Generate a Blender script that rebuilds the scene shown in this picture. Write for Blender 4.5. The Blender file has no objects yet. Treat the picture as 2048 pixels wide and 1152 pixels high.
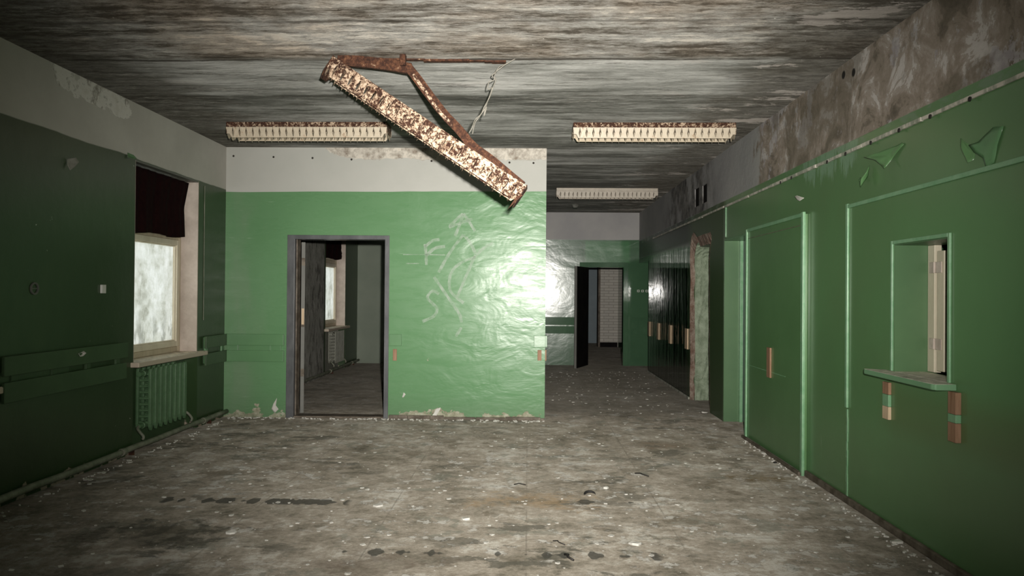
import bpy, bmesh, math, random
from mathutils import Vector, Matrix, noise as mnoise
from mathutils.geometry import tessellate_polygon
random.seed(7)
SC = bpy.context.scene
COL = SC.collection
PI = math.pi

# ------------------------------------------------------------------ camera
FPX = 1500.0
YAW, PITCH, ROLL, CZ = 0.02171, 0.00758, 0.00816, 1.44
XL, XR, D, DF, XE, H = -3.486, 2.240, 8.547, 15.236, 0.197, 3.10
_f = Vector((-math.sin(YAW)*math.cos(PITCH), math.cos(YAW)*math.cos(PITCH), math.sin(PITCH)))
_r0 = Vector((math.cos(YAW), math.sin(YAW), 0)); _u0 = _r0.cross(_f)
_r = _r0*math.cos(ROLL)+_u0*math.sin(ROLL); _u = -_r0*math.sin(ROLL)+_u0*math.cos(ROLL)
CAM = Vector((0, 0, CZ))
cd = bpy.data.cameras.new('camera'); cam = bpy.data.objects.new('camera', cd); COL.objects.link(cam)
cd.sensor_fit = 'HORIZONTAL'; cd.sensor_width = 36.0; cd.lens = 36.0*FPX/2048.0
cd.clip_start = 0.05; cd.clip_end = 100
m = Matrix((( _r.x, _u.x, -_f.x, CAM.x), (_r.y, _u.y, -_f.y, CAM.y), (_r.z, _u.z, -_f.z, CAM.z), (0, 0, 0, 1)))
cam.matrix_world = m
SC.camera = cam

def ray(px, py): return _f*FPX + _r*(px-1024) - _u*(py-576)
def onx(px, py, X=XR): d = ray(px, py); return CAM + d*((X-CAM.x)/d.x)
def ony(px, py, Y=D): d = ray(px, py); return CAM + d*((Y-CAM.y)/d.y)
def onz(px, py, Z=0.0): d = ray(px, py); return CAM + d*((Z-CAM.z)/d.z)

# ------------------------------------------------------------------ view + world + torch
SC.view_settings.view_transform = 'Standard'
SC.view_settings.look = 'None'
SC.view_settings.gamma = 1
SC.view_settings.use_curve_mapping = False
SC.view_settings.exposure = 0.0
SC.cycles.blur_glossy = 0.0
w = bpy.data.worlds.new('world'); SC.world = w; w.use_nodes = True
wn = w.node_tree.nodes; wn['Background'].inputs[0].default_value = (0.93, 0.97, 1.0, 1)
wn['Background'].inputs[1].default_value = 2.5

TORCH_POS = Vector((0.11, 0.0, CZ+0.13))
TORCH_POWER = 4000.0
TORCH_N = 12.0
ld = bpy.data.lights.new('torch', 'SPOT'); lo = bpy.data.objects.new('torch', ld); COL.objects.link(lo)
ld.energy = TORCH_POWER; ld.color = (1.0, 0.965, 0.90); ld.shadow_soft_size = 0.03
ld.spot_size = math.radians(86); ld.spot_blend = 0.8
aim = (ray(1020, 535)).normalized()
lo.location = TORCH_POS; lo.rotation_euler = aim.to_track_quat('-Z', 'Y').to_euler()
ld.use_nodes = True
ln = ld.node_tree; em = ln.nodes['Emission']
geo = ln.nodes.new('ShaderNodeNewGeometry'); dot = ln.nodes.new('ShaderNodeVectorMath'); dot.operation = 'DOT_PRODUCT'
ln.links.new(geo.outputs['Incoming'], dot.inputs[0]); dot.inputs[1].default_value = aim
ab = ln.nodes.new('ShaderNodeMath'); ab.operation = 'ABSOLUTE'; ln.links.new(dot.outputs['Value'], ab.inputs[0])
pw = ln.nodes.new('ShaderNodeMath'); pw.operation = 'POWER'; ln.links.new(ab.outputs[0], pw.inputs[0]); pw.inputs[1].default_value = TORCH_N
ln.links.new(pw.outputs[0], em.inputs['Strength'])

# ------------------------------------------------------------------ materials
class B:
    def __init__(s, name):
        s.m = bpy.data.materials.new(name); s.m.use_nodes = True; s.nt = s.m.node_tree
        s.p = s.nt.nodes['Principled BSDF']
        s.tc = s.nt.nodes.new('ShaderNodeTexCoord'); s.co = s.tc.outputs['Object']
        sx = s.nt.nodes.new('ShaderNodeSeparateXYZ'); s.nt.links.new(s.co, sx.inputs[0])
        s.x, s.y, s.z = sx.outputs
    def n(s, t): return s.nt.nodes.new(t)
    def put(s, inp, v):
        if isinstance(v, bpy.types.NodeSocket): s.nt.links.new(v, inp)
        else:
            if inp.type == 'RGBA' and not isinstance(v, (int, float)) and len(v) == 3: v = (*v, 1)
            inp.default_value = v
    def noise(s, scale=5, detail=4, rough=.6, st=(1, 1, 1), off=(0, 0, 0), dist=0.0, vec=None):
        mp = s.n('ShaderNodeMapping'); s.put(mp.inputs[0], vec or s.co); mp.inputs['Scale'].default_value = st; mp.inputs['Location'].default_value = off
        t = s.n('ShaderNodeTexNoise'); s.put(t.inputs['Vector'], mp.outputs[0])
        t.inputs['Scale'].default_value = scale; t.inputs['Detail'].default_value = detail; t.inputs['Roughness'].default_value = rough
        t.inputs['Distortion'].default_value = dist
        return t.outputs['Fac']
    def voro(s, scale=5, st=(1, 1, 1), feature='F1'):
        mp = s.n('ShaderNodeMapping'); s.put(mp.inputs[0], s.co); mp.inputs['Scale'].default_value = st
        t = s.n('ShaderNodeTexVoronoi'); t.feature = feature; s.put(t.inputs['Vector'], mp.outputs[0]); t.inputs['Scale'].default_value = scale
        return t.outputs['Distance']
    def math(s, op, a, b=0.0, clamp=False):
        t = s.n('ShaderNodeMath'); t.operation = op; t.use_clamp = clamp; s.put(t.inputs[0], a); s.put(t.inputs[1], b); return t.outputs[0]
    def step(s, v, lo, hi, a=0.0, b=1.0):
        t = s.n('ShaderNodeMapRange'); s.put(t.inputs[0], v)
        for i, k in enumerate((lo, hi, a, b)): t.inputs[i+1].default_value = k
        return t.outputs[0]
    def mul(s, *a):
        r = a[0]
        for k in a[1:]: r = s.math('MULTIPLY', r, k)
        return r
    def add(s, *a):
        r = a[0]
        for k in a[1:]: r = s.math('ADD', r, k)
        return r
    def mix(s, f, a, b, mode='MIX'):
        t = s.n('ShaderNodeMix'); t.data_type = 'RGBA'; t.blend_type = mode
        s.put(t.inputs[0], f); s.put(t.inputs[6], a); s.put(t.inputs[7], b); return t.outputs[2]
    def ramp(s, f, stops):
        t = s.n('ShaderNodeValToRGB'); s.put(t.inputs[0], f); e = t.color_ramp.elements
        while len(e) < len(stops): e.new(0.5)
        for k, (p, c) in enumerate(stops): e[k].position = p; e[k].color = (*c, 1) if not isinstance(c, (int, float)) else (c, c, c, 1)
        return t.outputs[0]
    def band(s, v, lo, hi, soft=.02):   # 1 between lo and hi
        return s.mul(s.step(v, lo-soft, lo+soft), s.step(v, hi-soft, hi+soft, 1.0, 0.0))
    def bump(s, h, strength=.5, dist=.01, nrm=None):
        t = s.n('ShaderNodeBump'); t.inputs['Strength'].default_value = strength; t.inputs['Distance'].default_value = dist
        s.put(t.inputs['Height'], h)
        if nrm: s.put(t.inputs['Normal'], nrm)
        return t.outputs[0]
    def out(s, col, rough=.6, nrm=None, spec=.5, metal=0.0, dr=0.0):
        s.put(s.p.inputs['Base Color'], col); s.put(s.p.inputs['Roughness'], rough); s.put(s.p.inputs['Metallic'], metal)
        s.p.inputs['Specular IOR Level'].default_value = spec
        if dr: s.p.inputs['Diffuse Roughness'].default_value = dr
        if nrm: s.put(s.p.inputs['Normal'], nrm)
        return s.m

GREEN = (.122, .258, .120); OLIVE = (.062, .095, .036)
LGREEN = (.036, .070, .026); LGREEN_D = (.028, .056, .019)  # left wall greens, with its grazing-light darkness put into the colour
GREY_UP = (.44, .42, .385); PLASTER = (.36, .30, .23)

def spot_row(b, u, v, pts, r):      # small round specks at given (u, v) places on a wall
    tot = None
    for (pu, pv) in pts:
        du = b.math('SUBTRACT', u, pu); dv = b.math('SUBTRACT', v, pv)
        d = b.math('SQRT', b.add(b.math('MULTIPLY', du, du), b.math('MULTIPLY', dv, dv)))
        k = b.step(d, r*.7, r, 1.0, 0.0)
        tot = k if tot is None else b.math('MAXIMUM', tot, k)
    return tot

def wall_left_mat():
    b = B('green_and_grey_left_wall')
    wob = b.noise(1.2, 3); line = b.add(b.z, b.mul(b.math('SUBTRACT', wob, .5), .05))
    up = b.step(line, 2.603, 2.612)
    g = b.mix(b.step(b.noise(1.1, 4, .6, (1, 1, .5)), .4, .65), LGREEN_D, LGREEN)
    g = b.mix(b.mul(b.step(b.noise(3, 4, .7, (1, 1, .35)), .52, .75), .35), g, OLIVE)
    chip = b.mul(b.step(b.noise(16, 3, .6), .73, .75), b.step(b.noise(1.3, 2, .5), .5, .6))
    g = b.mix(chip, g, (.40, .42, .36))
    lowpeel = b.step(b.add(b.noise(9, 4), b.step(b.z, 0, .25, .15, -.3)), .62, .66)
    g = b.mix(lowpeel, g, PLASTER)
    # bare, damp flaking room behind the partition
    bare = b.ramp(b.noise(5, 6, .7, (1, 1, .6)), [(.3, (.17, .17, .145)), (.5, (.30, .295, .255)), (.62, (.38, .37, .335)), (.75, (.46, .45, .41))])
    inroom = b.band(b.y, 8.6, 12.75, .03)
    bare = b.mix(b.mul(b.step(b.noise(9, 6, .75, (1, 1, .35), off=(2, 2, 2)), .54, .57), .8), bare, (.085, .08, .065))
    g = b.mix(inroom, g, bare)
    u_ = b.mix(b.step(b.noise(2.5, 5, .6), .35, .7), (.50, .475, .43), (.57, .545, .495))
    # flaking along the ceiling
    nn = b.noise(4.5, 6, .65, (1, 1, 1.6), dist=.4)
    zoneA = b.mul(b.band(b.y, 5.3, 6.55, .15), b.step(b.z, 2.78, 2.96))
    zoneB = b.mul(b.step(b.y, 4.0, 5.2, 1.0, 0.0), b.step(b.z, 2.78, 2.98))
    zone = b.math('MAXIMUM', zoneA, b.mul(zoneB, .92))
    fl = b.step(b.mul(zone, b.add(nn, .15)), .52, .545)
    flc = b.ramp(b.noise(7, 5, .7, off=(3, 1, 7)), [(.32, (.22, .19, .16)), (.42, (.42, .39, .35)), (.50, (.74, .71, .66)), (.7, (.62, .58, .52))])
    u_ = b.mix(fl, u_, flc)
    c = b.mix(up, g, u_)
    rough = b.step(up, 0, 1, .34, .85); rough = b.math('MAXIMUM', rough, b.mul(inroom, .9))
    h = b.add(b.mul(b.noise(7, 3, .5), .5), b.mul(b.noise(60, 2), .08), b.mul(fl, -.5), b.mul(lowpeel, -.6), b.mul(inroom, b.noise(22, 5, .7), .8))
    return b.out(c, rough, b.bump(h, .35, .012))

def partition_mat():
    b = B('green_and_grey_partition')
    line = b.add(b.z, b.mul(b.math('SUBTRACT', b.noise(1.0, 2), .5), .03), b.mul(b.x, -.006))
    up = b.step(line, 2.603, 2.610)
    g = b.mix(b.step(b.noise(.9, 4, .6), .35, .7), GREEN, (.140, .282, .136))
    g = b.mix(b.mul(b.step(b.x, -2.9, -3.25), b.step(b.noise(2.3, 3, .5, (2, 1, .5)), .42, .7), .6), g, (.19, .27, .17))
    scr = b.mul(b.step(b.noise(9, 3, .6, (.35, 1, 5)), .66, .70), b.step(b.noise(1.6, 2), .5, .62))
    g = b.mix(b.mul(scr, .35), g, (.45, .55, .43))
    low = b.step(b.z, .0, .22, .0, 1.0)
    n1 = b.noise(6, 6, .65, (1, 1, 1.1), off=(2.2, 0, .4))
    peel = b.step(b.add(b.math('SUBTRACT', n1, b.mul(low, .40)), b.mul(b.band(b.x, -1.55, -.75, .1), .10)), .42, .43)
    pc = b.ramp(b.noise(11, 5, .7), [(.3, (.17, .14, .11)), (.48, (.40, .33, .25)), (.6, (.62, .56, .46)), (.75, (.70, .66, .58))])
    g = b.mix(peel, g, pc)
    darkened = b.mul(b.step(b.z, 0, .3, 1.0, 0.0), .5)  # darker, duller green blended in towards the floor
    g = b.mix(darkened, g, (.125, .205, .115))
    dots = spot_row(b, b.x, b.z, [(ony(px, py).x, ony(px, py).z) for px, py in ((467, 312), (547, 314), (625, 316), (703, 319), (863, 322), (1019, 325), (1067, 326))], .014)
    u_ = b.mix(b.step(b.noise(2.0, 4), .35, .7), (.47, .47, .43), (.51, .505, .465))
    nt_ = b.noise(5, 6, .65, (1, 1, 1.8))
    zt = b.step(b.z, 2.84, 3.08); zx = b.step(b.x, -2.7, -2.0)
    rub = b.step(b.mul(b.mul(zt, zx), b.add(nt_, .22)), .36, .40)
    rc = b.ramp(b.noise(9, 6, .75, off=(1, 5, 2)), [(.32, (.22, .17, .13)), (.47, (.46, .42, .36)), (.6, (.68, .63, .55)), (.72, (.60, .50, .40))])
    u_ = b.mix(rub, u_, rc); u_ = b.mix(dots, u_, (.03, .025, .02))
    c = b.mix(up, g, u_)
    rough = b.math('MAXIMUM', b.add(b.mul(b.step(up, 0, 1, 1, 0), b.step(b.noise(5, 6, .7, (.5, 1, 2.2), dist=.5), .38, .62, .23, .34)), b.mul(up, .8)), b.mul(peel, .85))
    und = b.add(b.mul(b.noise(2.2, 3, .5, (1, 1, 1.6), dist=.8), 1.0), b.mul(b.noise(6, 5, .65, (.6, 1, 2.4), dist=.6), .17), b.mul(b.noise(60, 2), .015), b.mul(peel, -.25), b.mul(rub, -.3))
    gate = b.step(b.x, -1.9, -.6, .25, 1.0)
    return b.out(c, rough, b.bump(b.mul(und, gate), .55, .017), spec=.27)

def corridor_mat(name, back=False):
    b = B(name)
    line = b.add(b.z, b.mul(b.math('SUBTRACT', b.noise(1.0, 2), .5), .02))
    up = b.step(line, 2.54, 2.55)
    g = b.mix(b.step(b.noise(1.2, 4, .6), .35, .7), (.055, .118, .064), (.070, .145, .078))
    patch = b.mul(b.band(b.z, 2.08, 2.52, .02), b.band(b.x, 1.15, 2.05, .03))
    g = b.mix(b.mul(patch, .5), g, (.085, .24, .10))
    u_ = b.mix(b.step(b.noise(1.5, 4), .35, .7), (.33, .32, .32), (.40, .385, .37))
    c = b.mix(up, g, u_)
    if back:                                   # the pale plastered end of the side room
        pale = b.mix(b.step(b.noise(1.3, 4), .3, .7), (.20, .235, .185), (.25, .28, .225))
        c = b.mix(b.step(b.x, .1, .12), pale, c)
    rough = b.step(up, 0, 1, .19, .85); rough = b.math('SUBTRACT', rough, b.mul(b.step(b.x, 1.85, 1.95), .13))
    if back: rough = b.math('MAXIMUM', rough, b.step(b.x, .12, .10, 0.0, .9))
    und = b.mul(b.add(b.noise(1.8, 3, .5, (1, 1, 1.4), dist=.8), b.mul(b.noise(6, 4, .6, dist=.6), .25)), b.step(b.x, 1.75, 1.95, 1.0, .45))
    return b.out(c, rough, b.bump(und, .4, .012), spec=.7)

def wall_right_mat():
    b = B('green_and_plaster_right_wall')
    up = b.step(b.add(b.z, b.mul(b.math('SUBTRACT', b.noise(3.0, 3), .5), .012)), 2.520, 2.526)
    g = b.mix(b.step(b.noise(1.0, 4, .6), .35, .7), (.105, .215, .088), (.115, .24, .098))
    g = b.mix(b.mul(b.step(b.noise(.8, 4, .6, off=(0, 4, 2)), .46, .66), .55), g, (.115, .20, .088))
    # smoother enamel far down the corridor, darkness of grazing light put into its colour
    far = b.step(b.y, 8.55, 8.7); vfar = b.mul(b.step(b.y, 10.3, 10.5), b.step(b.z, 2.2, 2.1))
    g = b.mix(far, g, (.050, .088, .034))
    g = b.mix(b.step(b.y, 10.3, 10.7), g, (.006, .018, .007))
    # worn streaks running down below the ledge
    stz = b.mul(b.band(b.y, 4.95, 6.35, .25), b.step(b.z, 2.02, 2.42))
    stn = b.step(b.mul(stz, b.noise(9, 5, .7, (1, 1.4, .35))), .40, .50)
    g = b.mix(b.mul(stn, .65), g, (.22, .36, .24))
    band_ = b.mul(b.step(b.z, 2.455, 2.46), b.step(b.noise(5, 4, .6, (1, 1, 2)), .5, .62), .55)
    g = b.mix(band_, g, (.17, .25, .17))
    scr = b.mul(b.band(b.z, .15, .7, .1), b.band(b.y, 5.8, 7.6, .2), b.step(b.noise(11, 3, .6, (1, 2.2, .4)), .66, .72))
    g = b.mix(b.mul(scr, .5), g, (.27, .38, .26))
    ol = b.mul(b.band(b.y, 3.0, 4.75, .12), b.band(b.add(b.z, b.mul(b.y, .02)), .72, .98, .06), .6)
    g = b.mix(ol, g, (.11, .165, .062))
    # upper plaster
    n1 = b.noise(3.2, 7, .68, (1, 1, 1.1), dist=.6)
    pl = b.ramp(n1, [(.32, (.12, .10, .075)), (.42, (.20, .165, .13)), (.44, (.27, .225, .18)), (.51, (.32, .265, .22)), (.53, (.38, .325, .28)), (.565, (.38, .33, .29)), (.575, (.55, .51, .48)), (.7, (.60, .56, .53))])
    pl = b.mix(b.mul(b.step(b.noise(2.3, 7, .72, (1, 1, .8), off=(5, 5, 5)), .55, .57), .85), pl, b.mix(b.step(b.noise(14, 4), .4, .6), (.36, .33, .345), (.50, .475, .47)))
    pl = b.mix(b.mul(b.step(b.noise(1.1, 5, .7, off=(1, 9, 3)), .50, .56), .6), pl, (.15, .125, .09))
    gr = b.mix(b.step(b.noise(2.0, 4), .35, .7), (.32, .315, .31), (.385, .375, .36))
    darkened = b.mul(b.band(b.y, 9.2, 12.2, .5), b.step(b.noise(2.4, 5, .65), .40, .56))  # mottled dark stains in the grey plaster
    gr = b.mix(darkened, gr, b.ramp(b.noise(7, 5), [(.35, (.05, .048, .045)), (.6, (.19, .18, .165))]))
    edge = b.add(b.y, b.mul(b.math('SUBTRACT', b.noise(4, 4), .5), .9))
    u_ = b.mix(b.step(edge, 7.35, 7.45), pl, gr)
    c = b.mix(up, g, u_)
    c = b.mix(spot_row(b, b.y, b.z, [(onx(px, py).y, onx(px, py).z) for px, py in ((1707, 145), (1687, 150))], .034), c, (.01, .008, .006))
    rough = b.math('MAXIMUM', b.step(up, 0, 1, .26, .85), 0.0)
    rough = b.math('MAXIMUM', rough, b.mul(far, .42)); rough = b.math('SUBTRACT', rough, b.mul(vfar, b.step(up, 0, 1, .36, .0)))
    h = b.add(b.mul(vfar, b.noise(7, 4, .6, (1, 1, .06), dist=.4), 1.7), b.mul(b.noise(2.6, 4, .6), b.step(far, 0, 1, .35, .05)), b.mul(b.noise(26, 4, .6, (1, .3, .3)), .03), b.mul(up, b.noise(12, 6, .7), .7), b.mul(stn, -.12))
    return b.out(c, rough, b.bump(h, .4, .018))

def ceiling_mat():
    b = B('formwork_streaked_concrete_ceiling')
    wv = b.n('ShaderNodeCombineXYZ')
    yb = b.add(b.y, b.mul(b.math('SUBTRACT', b.noise(.9, 3, .5), .5), .10), b.mul(b.math('SUBTRACT', b.noise(9, 5, .7), .5), .035), b.mul(b.x, .012))
    yy = b.add(yb, b.mul(b.math('SUBTRACT', b.noise(5, 6, .7), .5), .07))
    b.put(wv.inputs[0], b.x); b.put(wv.inputs[1], yy); v = wv.outputs[0]
    # cast strips of differing tone (position of each strip across the room), 0 dark .. 1 pale
    lev = b.ramp(b.step(yb, 3.0, 13.0), [(0.0, .45), (.125, .40), (.135, .62), (.150, .66), (.157, .42), (.172, .40), (.178, .72), (.192, .70), (.200, .36), (.222, .30), (.232, .70), (.285, .80), (.322, .74), (.330, .16), (.352, .20), (.362, .52), (.40, .60), (.445, .46), (.455, .30), (.52, .40), (.56, .44), (.60, .50), (.66, .34), (.672, .06), (.74, .16), (.80, .05), (1.0, .1)])
    rough_zone = b.step(yb, 5.32, 5.22)
    s0 = b.noise(1.6, 6, .60, (.30, 1, 1), off=(4, 4, 0), vec=v)
    s1 = b.noise(3.4, 8, .66, (.14, 1.3, 1), vec=v)
    s2 = b.noise(10, 8, .72, (.13, 1, 1), off=(3, 2, 0), vec=v)
    s3 = b.noise(15, 8, .78, (.36, 1, 1), off=(1, 7, 0), vec=v)
    fine = b.noise(38, 6, .75, (.25, 1, 1), off=(1, 2, 0), vec=v)
    ta = b.add(b.mul(s0, .20), b.mul(s1, .26), b.mul(s2, .22), b.mul(s3, .32))
    tb = b.add(b.mul(s0, .30), b.mul(s1, .22), b.mul(s2, .26), b.mul(fine, .12), .05)
    t = b.add(b.mul(ta, rough_zone), b.mul(tb, b.math('SUBTRACT', 1.0, rough_zone)))
    t = b.add(b.mul(b.math('SUBTRACT', t, .5), b.step(rough_zone, 0, 1, 1.15, 1.35)), b.step(rough_zone, 0, 1, .492, .478), b.mul(b.math('SUBTRACT', lev, .5), .13))
    ra = b.ramp(t, [(.405, (.070, .060, .047)), (.44, (.125, .112, .092)), (.452, (.19, .175, .15)), (.485, (.235, .22, .195)), (.495, (.31, .30, .27)), (.53, (.34, .33, .30)), (.542, (.47, .44, .39)), (.58, (.55, .52, .46))])
    rb = b.ramp(t, [(.40, (.060, .060, .052)), (.45, (.12, .12, .105)), (.50, (.225, .225, .205)), (.54, (.315, .315, .29)), (.58, (.40, .395, .37)), (.62, (.48, .46, .42))])
    c = b.mix(rough_zone, rb, ra)
    warm = b.mul(rough_zone, b.step(b.noise(1.2, 4), .42, .58), .6)
    c = b.mix(warm, c, b.mix(1.0, c, (1.0, .86, .74), 'MULTIPLY'))
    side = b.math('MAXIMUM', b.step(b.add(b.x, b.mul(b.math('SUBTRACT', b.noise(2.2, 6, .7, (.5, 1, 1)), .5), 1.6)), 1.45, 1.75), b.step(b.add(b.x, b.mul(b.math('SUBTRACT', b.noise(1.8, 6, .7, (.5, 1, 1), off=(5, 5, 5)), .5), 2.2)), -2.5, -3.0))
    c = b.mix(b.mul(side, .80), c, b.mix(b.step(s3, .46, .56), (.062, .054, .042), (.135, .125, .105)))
    pat = b.mul(b.step(b.noise(2.6, 7, .72, (.35, 1, 1), off=(8, 1, 0)), .57, .585), b.step(b.x, .9, 1.6))
    c = b.mix(b.mul(pat, .7), c, (.45, .41, .37))
    def ridge(sc, off, w_, st=.06):
        n_ = b.noise(sc, 5, .62, (st, 1, 1), off=off, vec=v)
        return b.step(b.math('ABSOLUTE', b.math('SUBTRACT', n_, .5)), 0.0, w_, 1.0, 0.0)
    brk = b.noise(4, 5, .7, (.4, 1, 1), off=(2, 9, 0))
    dl = b.mul(ridge(5, (0, 3, 0), .012), b.step(brk, .47, .54)); ll = b.mul(ridge(6, (2, 6, 0), .012), b.step(brk, .50, .56))
    c = b.mix(b.mul(ll, .55), c, (.50, .48, .43)); c = b.mix(b.mul(dl, .7), c, (.06, .052, .042))
    for yj, a in ((5.30, .95), (6.28, .6), (4.55, .5), (7.95, .9), (9.7, .8)):
        d = b.math('ABSOLUTE', b.math('SUBTRACT', yb, yj))
        c = b.mix(b.mul(b.step(d, .008, .030, a, 0.0), b.step(b.noise(2.6, 5, .65, (.4, 1, 1), off=(yj, 0, 0)), .38, .48)), c, (.045, .038, .03))
    spk = b.step(b.noise(40, 2, .5), .76, .78)
    c = b.mix(b.mul(spk, b.step(b.y, 9.6, 5.0)), c, (.80, .78, .72))
    h = b.add(b.mul(s2, .7), b.mul(s3, b.step(rough_zone, 0, 1, .35, .9)), b.mul(s1, .5), b.mul(lev, .25), b.mul(dl, -.25), b.mul(ll, .12))
    return b.out(c, .9, b.bump(h, .75, .028), spec=.25, dr=1.0)

def floor_mat():
    b = B('stained_screed_floor')
    n0 = b.noise(.75, 5, .6, off=(1, 1, 0)); n1 = b.noise(2.4, 8, .68, off=(5, 0, 0)); n2 = b.noise(7, 8, .72, off=(3, 3, 0)); n3 = b.noise(26, 6, .75)
    t = b.add(b.mul(n0, .20), b.mul(n1, .30), b.mul(n2, .30), b.mul(n3, .20))
    c = b.ramp(t, [(.405, (0.100, 0.089, 0.067)), (.44, (0.156, 0.140, 0.109)), (.465, (0.201, 0.179, 0.140)), (.50, (0.262, 0.232, 0.187)), (.53, (0.307, 0.279, 0.229)), (.545, (0.368, 0.346, 0.296)), (.60, (0.424, 0.407, 0.357))])
    lt = b.mul(b.step(b.noise(6.5, 7, .70, off=(7, 2, 0)), .565, .58), b.step(b.noise(1.1, 3), .42, .52))
    c = b.mix(b.mul(lt, .8), c, (0.424, 0.413, 0.374))
    gr = b.mul(b.step(b.noise(4.2, 7, .70, off=(1, 8, 0)), .555, .575), b.step(b.noise(.8, 3, .5, off=(4, 7, 0)), .44, .54))
    c = b.mix(b.mul(gr, .55), c, (0.151, 0.156, 0.126))
    br = b.mul(b.step(b.noise(3.1, 8, .72, off=(9, 5, 0)), .55, .575), b.step(b.noise(.6, 3, .5, off=(2, 2, 0)), .44, .56))
    c = b.mix(b.mul(br, .6), c, (0.117, 0.098, 0.070))
    dk = b.step(b.noise(3.4, 8, .72, (.55, 1, 1), off=(1, 5, 0)), .54, .57)
    dz = b.math('MAXIMUM', b.step(b.noise(.55, 2, .5, off=(2.4, 1.5, 0)), .50, .60), b.mul(b.step(b.x, -.6, -1.6), b.step(b.noise(.9, 2, .5), .46, .56)))
    c = b.mix(b.mul(dk, dz, .75), c, (0.073, 0.070, 0.055))
    for (px, py, r, col, a) in ((1050, 1000, .75, (0.234, 0.167, 0.095), .7), (1520, 955, .38, (0.128, 0.092, 0.045), .85), (1330, 890, .6, (0.167, 0.123, 0.084), .6), (330, 1065, .8, (0.047, 0.045, 0.033), .85), (520, 915, .55, (0.067, 0.067, 0.047), .8), (760, 1125, .6, (0.095, 0.073, 0.053), .7)):
        q = onz(px, py)
        dx = b.math('SUBTRACT', b.x, q.x); dy = b.mul(b.math('SUBTRACT', b.y, q.y), 1.9)
        d = b.math('SQRT', b.add(b.math('MULTIPLY', dx, dx), b.math('MULTIPLY', dy, dy)))
        k = b.step(b.math('SUBTRACT', d, b.mul(b.math('SUBTRACT', b.noise(3.5, 6, .75, off=(px*.01, 0, 0)), .3), r*2.6)), -r*.12, r*.10, a, 0.0)
        c = b.mix(b.mul(k, b.step(n2, .40, .56)), c, col)
    # rows of round glue marks
    for (py, x0, x1, th, rad) in ((1002, 320, 700, .45, .034), (1004, 1120, 1290, .48, .030), (1108, 670, 1320, .50, .030)):
        q = onz((x0+x1)/2, py); xa = onz(x0, py).x; xb = onz(x1, py).x
        yy = b.add(b.y, b.mul(b.math('SUBTRACT', b.noise(2.2, 2), .5), .05), b.mul(b.math('SUBTRACT', b.noise(18, 3), .5), .02))
        dd = b.math('ABSOLUTE', b.math('SUBTRACT', yy, q.y))
        thick = b.mul(b.step(b.noise(9, 2, .5, (1, .05, 1), off=(py, 0, 0)), th, th+.14), rad*2.2)
        k = b.mul(b.step(b.math('SUBTRACT', thick, dd), -.004, .012), b.band(b.x, xa, xb, .02))
        c = b.mix(b.mul(k, .85), c, (0.042, 0.041, 0.034))
    # faint tile seams
    for ax in (b.x, b.y):
        fr = b.math('ABSOLUTE', b.math('SUBTRACT', b.math('FRACT', b.mul(ax, 1/.9)), .5))
        k = b.step(fr, .492, .497)
        c = b.mix(b.mul(k, b.step(n1, .45, .55), .4), c, (0.089, 0.078, 0.061))
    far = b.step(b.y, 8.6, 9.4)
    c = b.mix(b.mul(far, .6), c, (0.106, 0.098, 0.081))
    spk = b.step(b.noise(60, 3, .6), .69, .71)
    c = b.mix(b.mul(spk, .75), c, (0.050, 0.045, 0.031))
    h = b.add(b.mul(n2, .6), b.mul(n3, .8), b.mul(lt, .25), b.mul(b.noise(80, 3, .7), .25))
    return b.out(c, .85, b.bump(h, .75, .016), spec=.3, dr=1.0)

def simple(name, c1, c2, scale=6, rough=.5, bs=.2, bd=.004, st=(1, 1, 1), spec=.5, det=4, lo=.38, hi=.65, metal=0):
    b = B(name); nz = b.noise(scale, det, .65, st)
    return b.out(b.mix(b.step(nz, lo, hi), c1, c2), rough, b.bump(b.add(nz, b.mul(b.noise(scale*6, 3), .3)), bs, bd), spec, metal)

def rust_mat(name, cream, amount, fine=1.0):
    b = B(name)
    co = b.tc.outputs['Generated']
    n1 = b.noise(7*fine, 8, .8); n2 = b.noise(28*fine, 7, .8); n3 = b.noise(13*fine, 6, .75, off=(5, 2, 8))
    rust = b.ramp(n2, [(.33, (.012, .005, .003)), (.48, (.050, .019, .010)), (.58, (.11, .045, .022)), (.72, (.24, .12, .06))])
    k = b.step(b.add(b.mul(n1, .35), b.mul(n2, .40), b.mul(n3, .25)), amount-.012, amount+.02)
    c = b.mix(k, rust, b.mix(b.step(n3, .4, .6), cream, tuple(v*.86 for v in cream)))
    halo = b.step(b.add(b.mul(n1, .35), b.mul(n2, .40), b.mul(n3, .25)), amount+.0, amount+.08)
    c = b.mix(b.mul(b.math('SUBTRACT', 1.0, halo), k, .55), c, (.42, .21, .085))
    return b.out(c, b.step(k, 0, 1, .9, .45), b.bump(b.add(n2, b.mul(k, .5)), .5, .003), .4)

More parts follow.
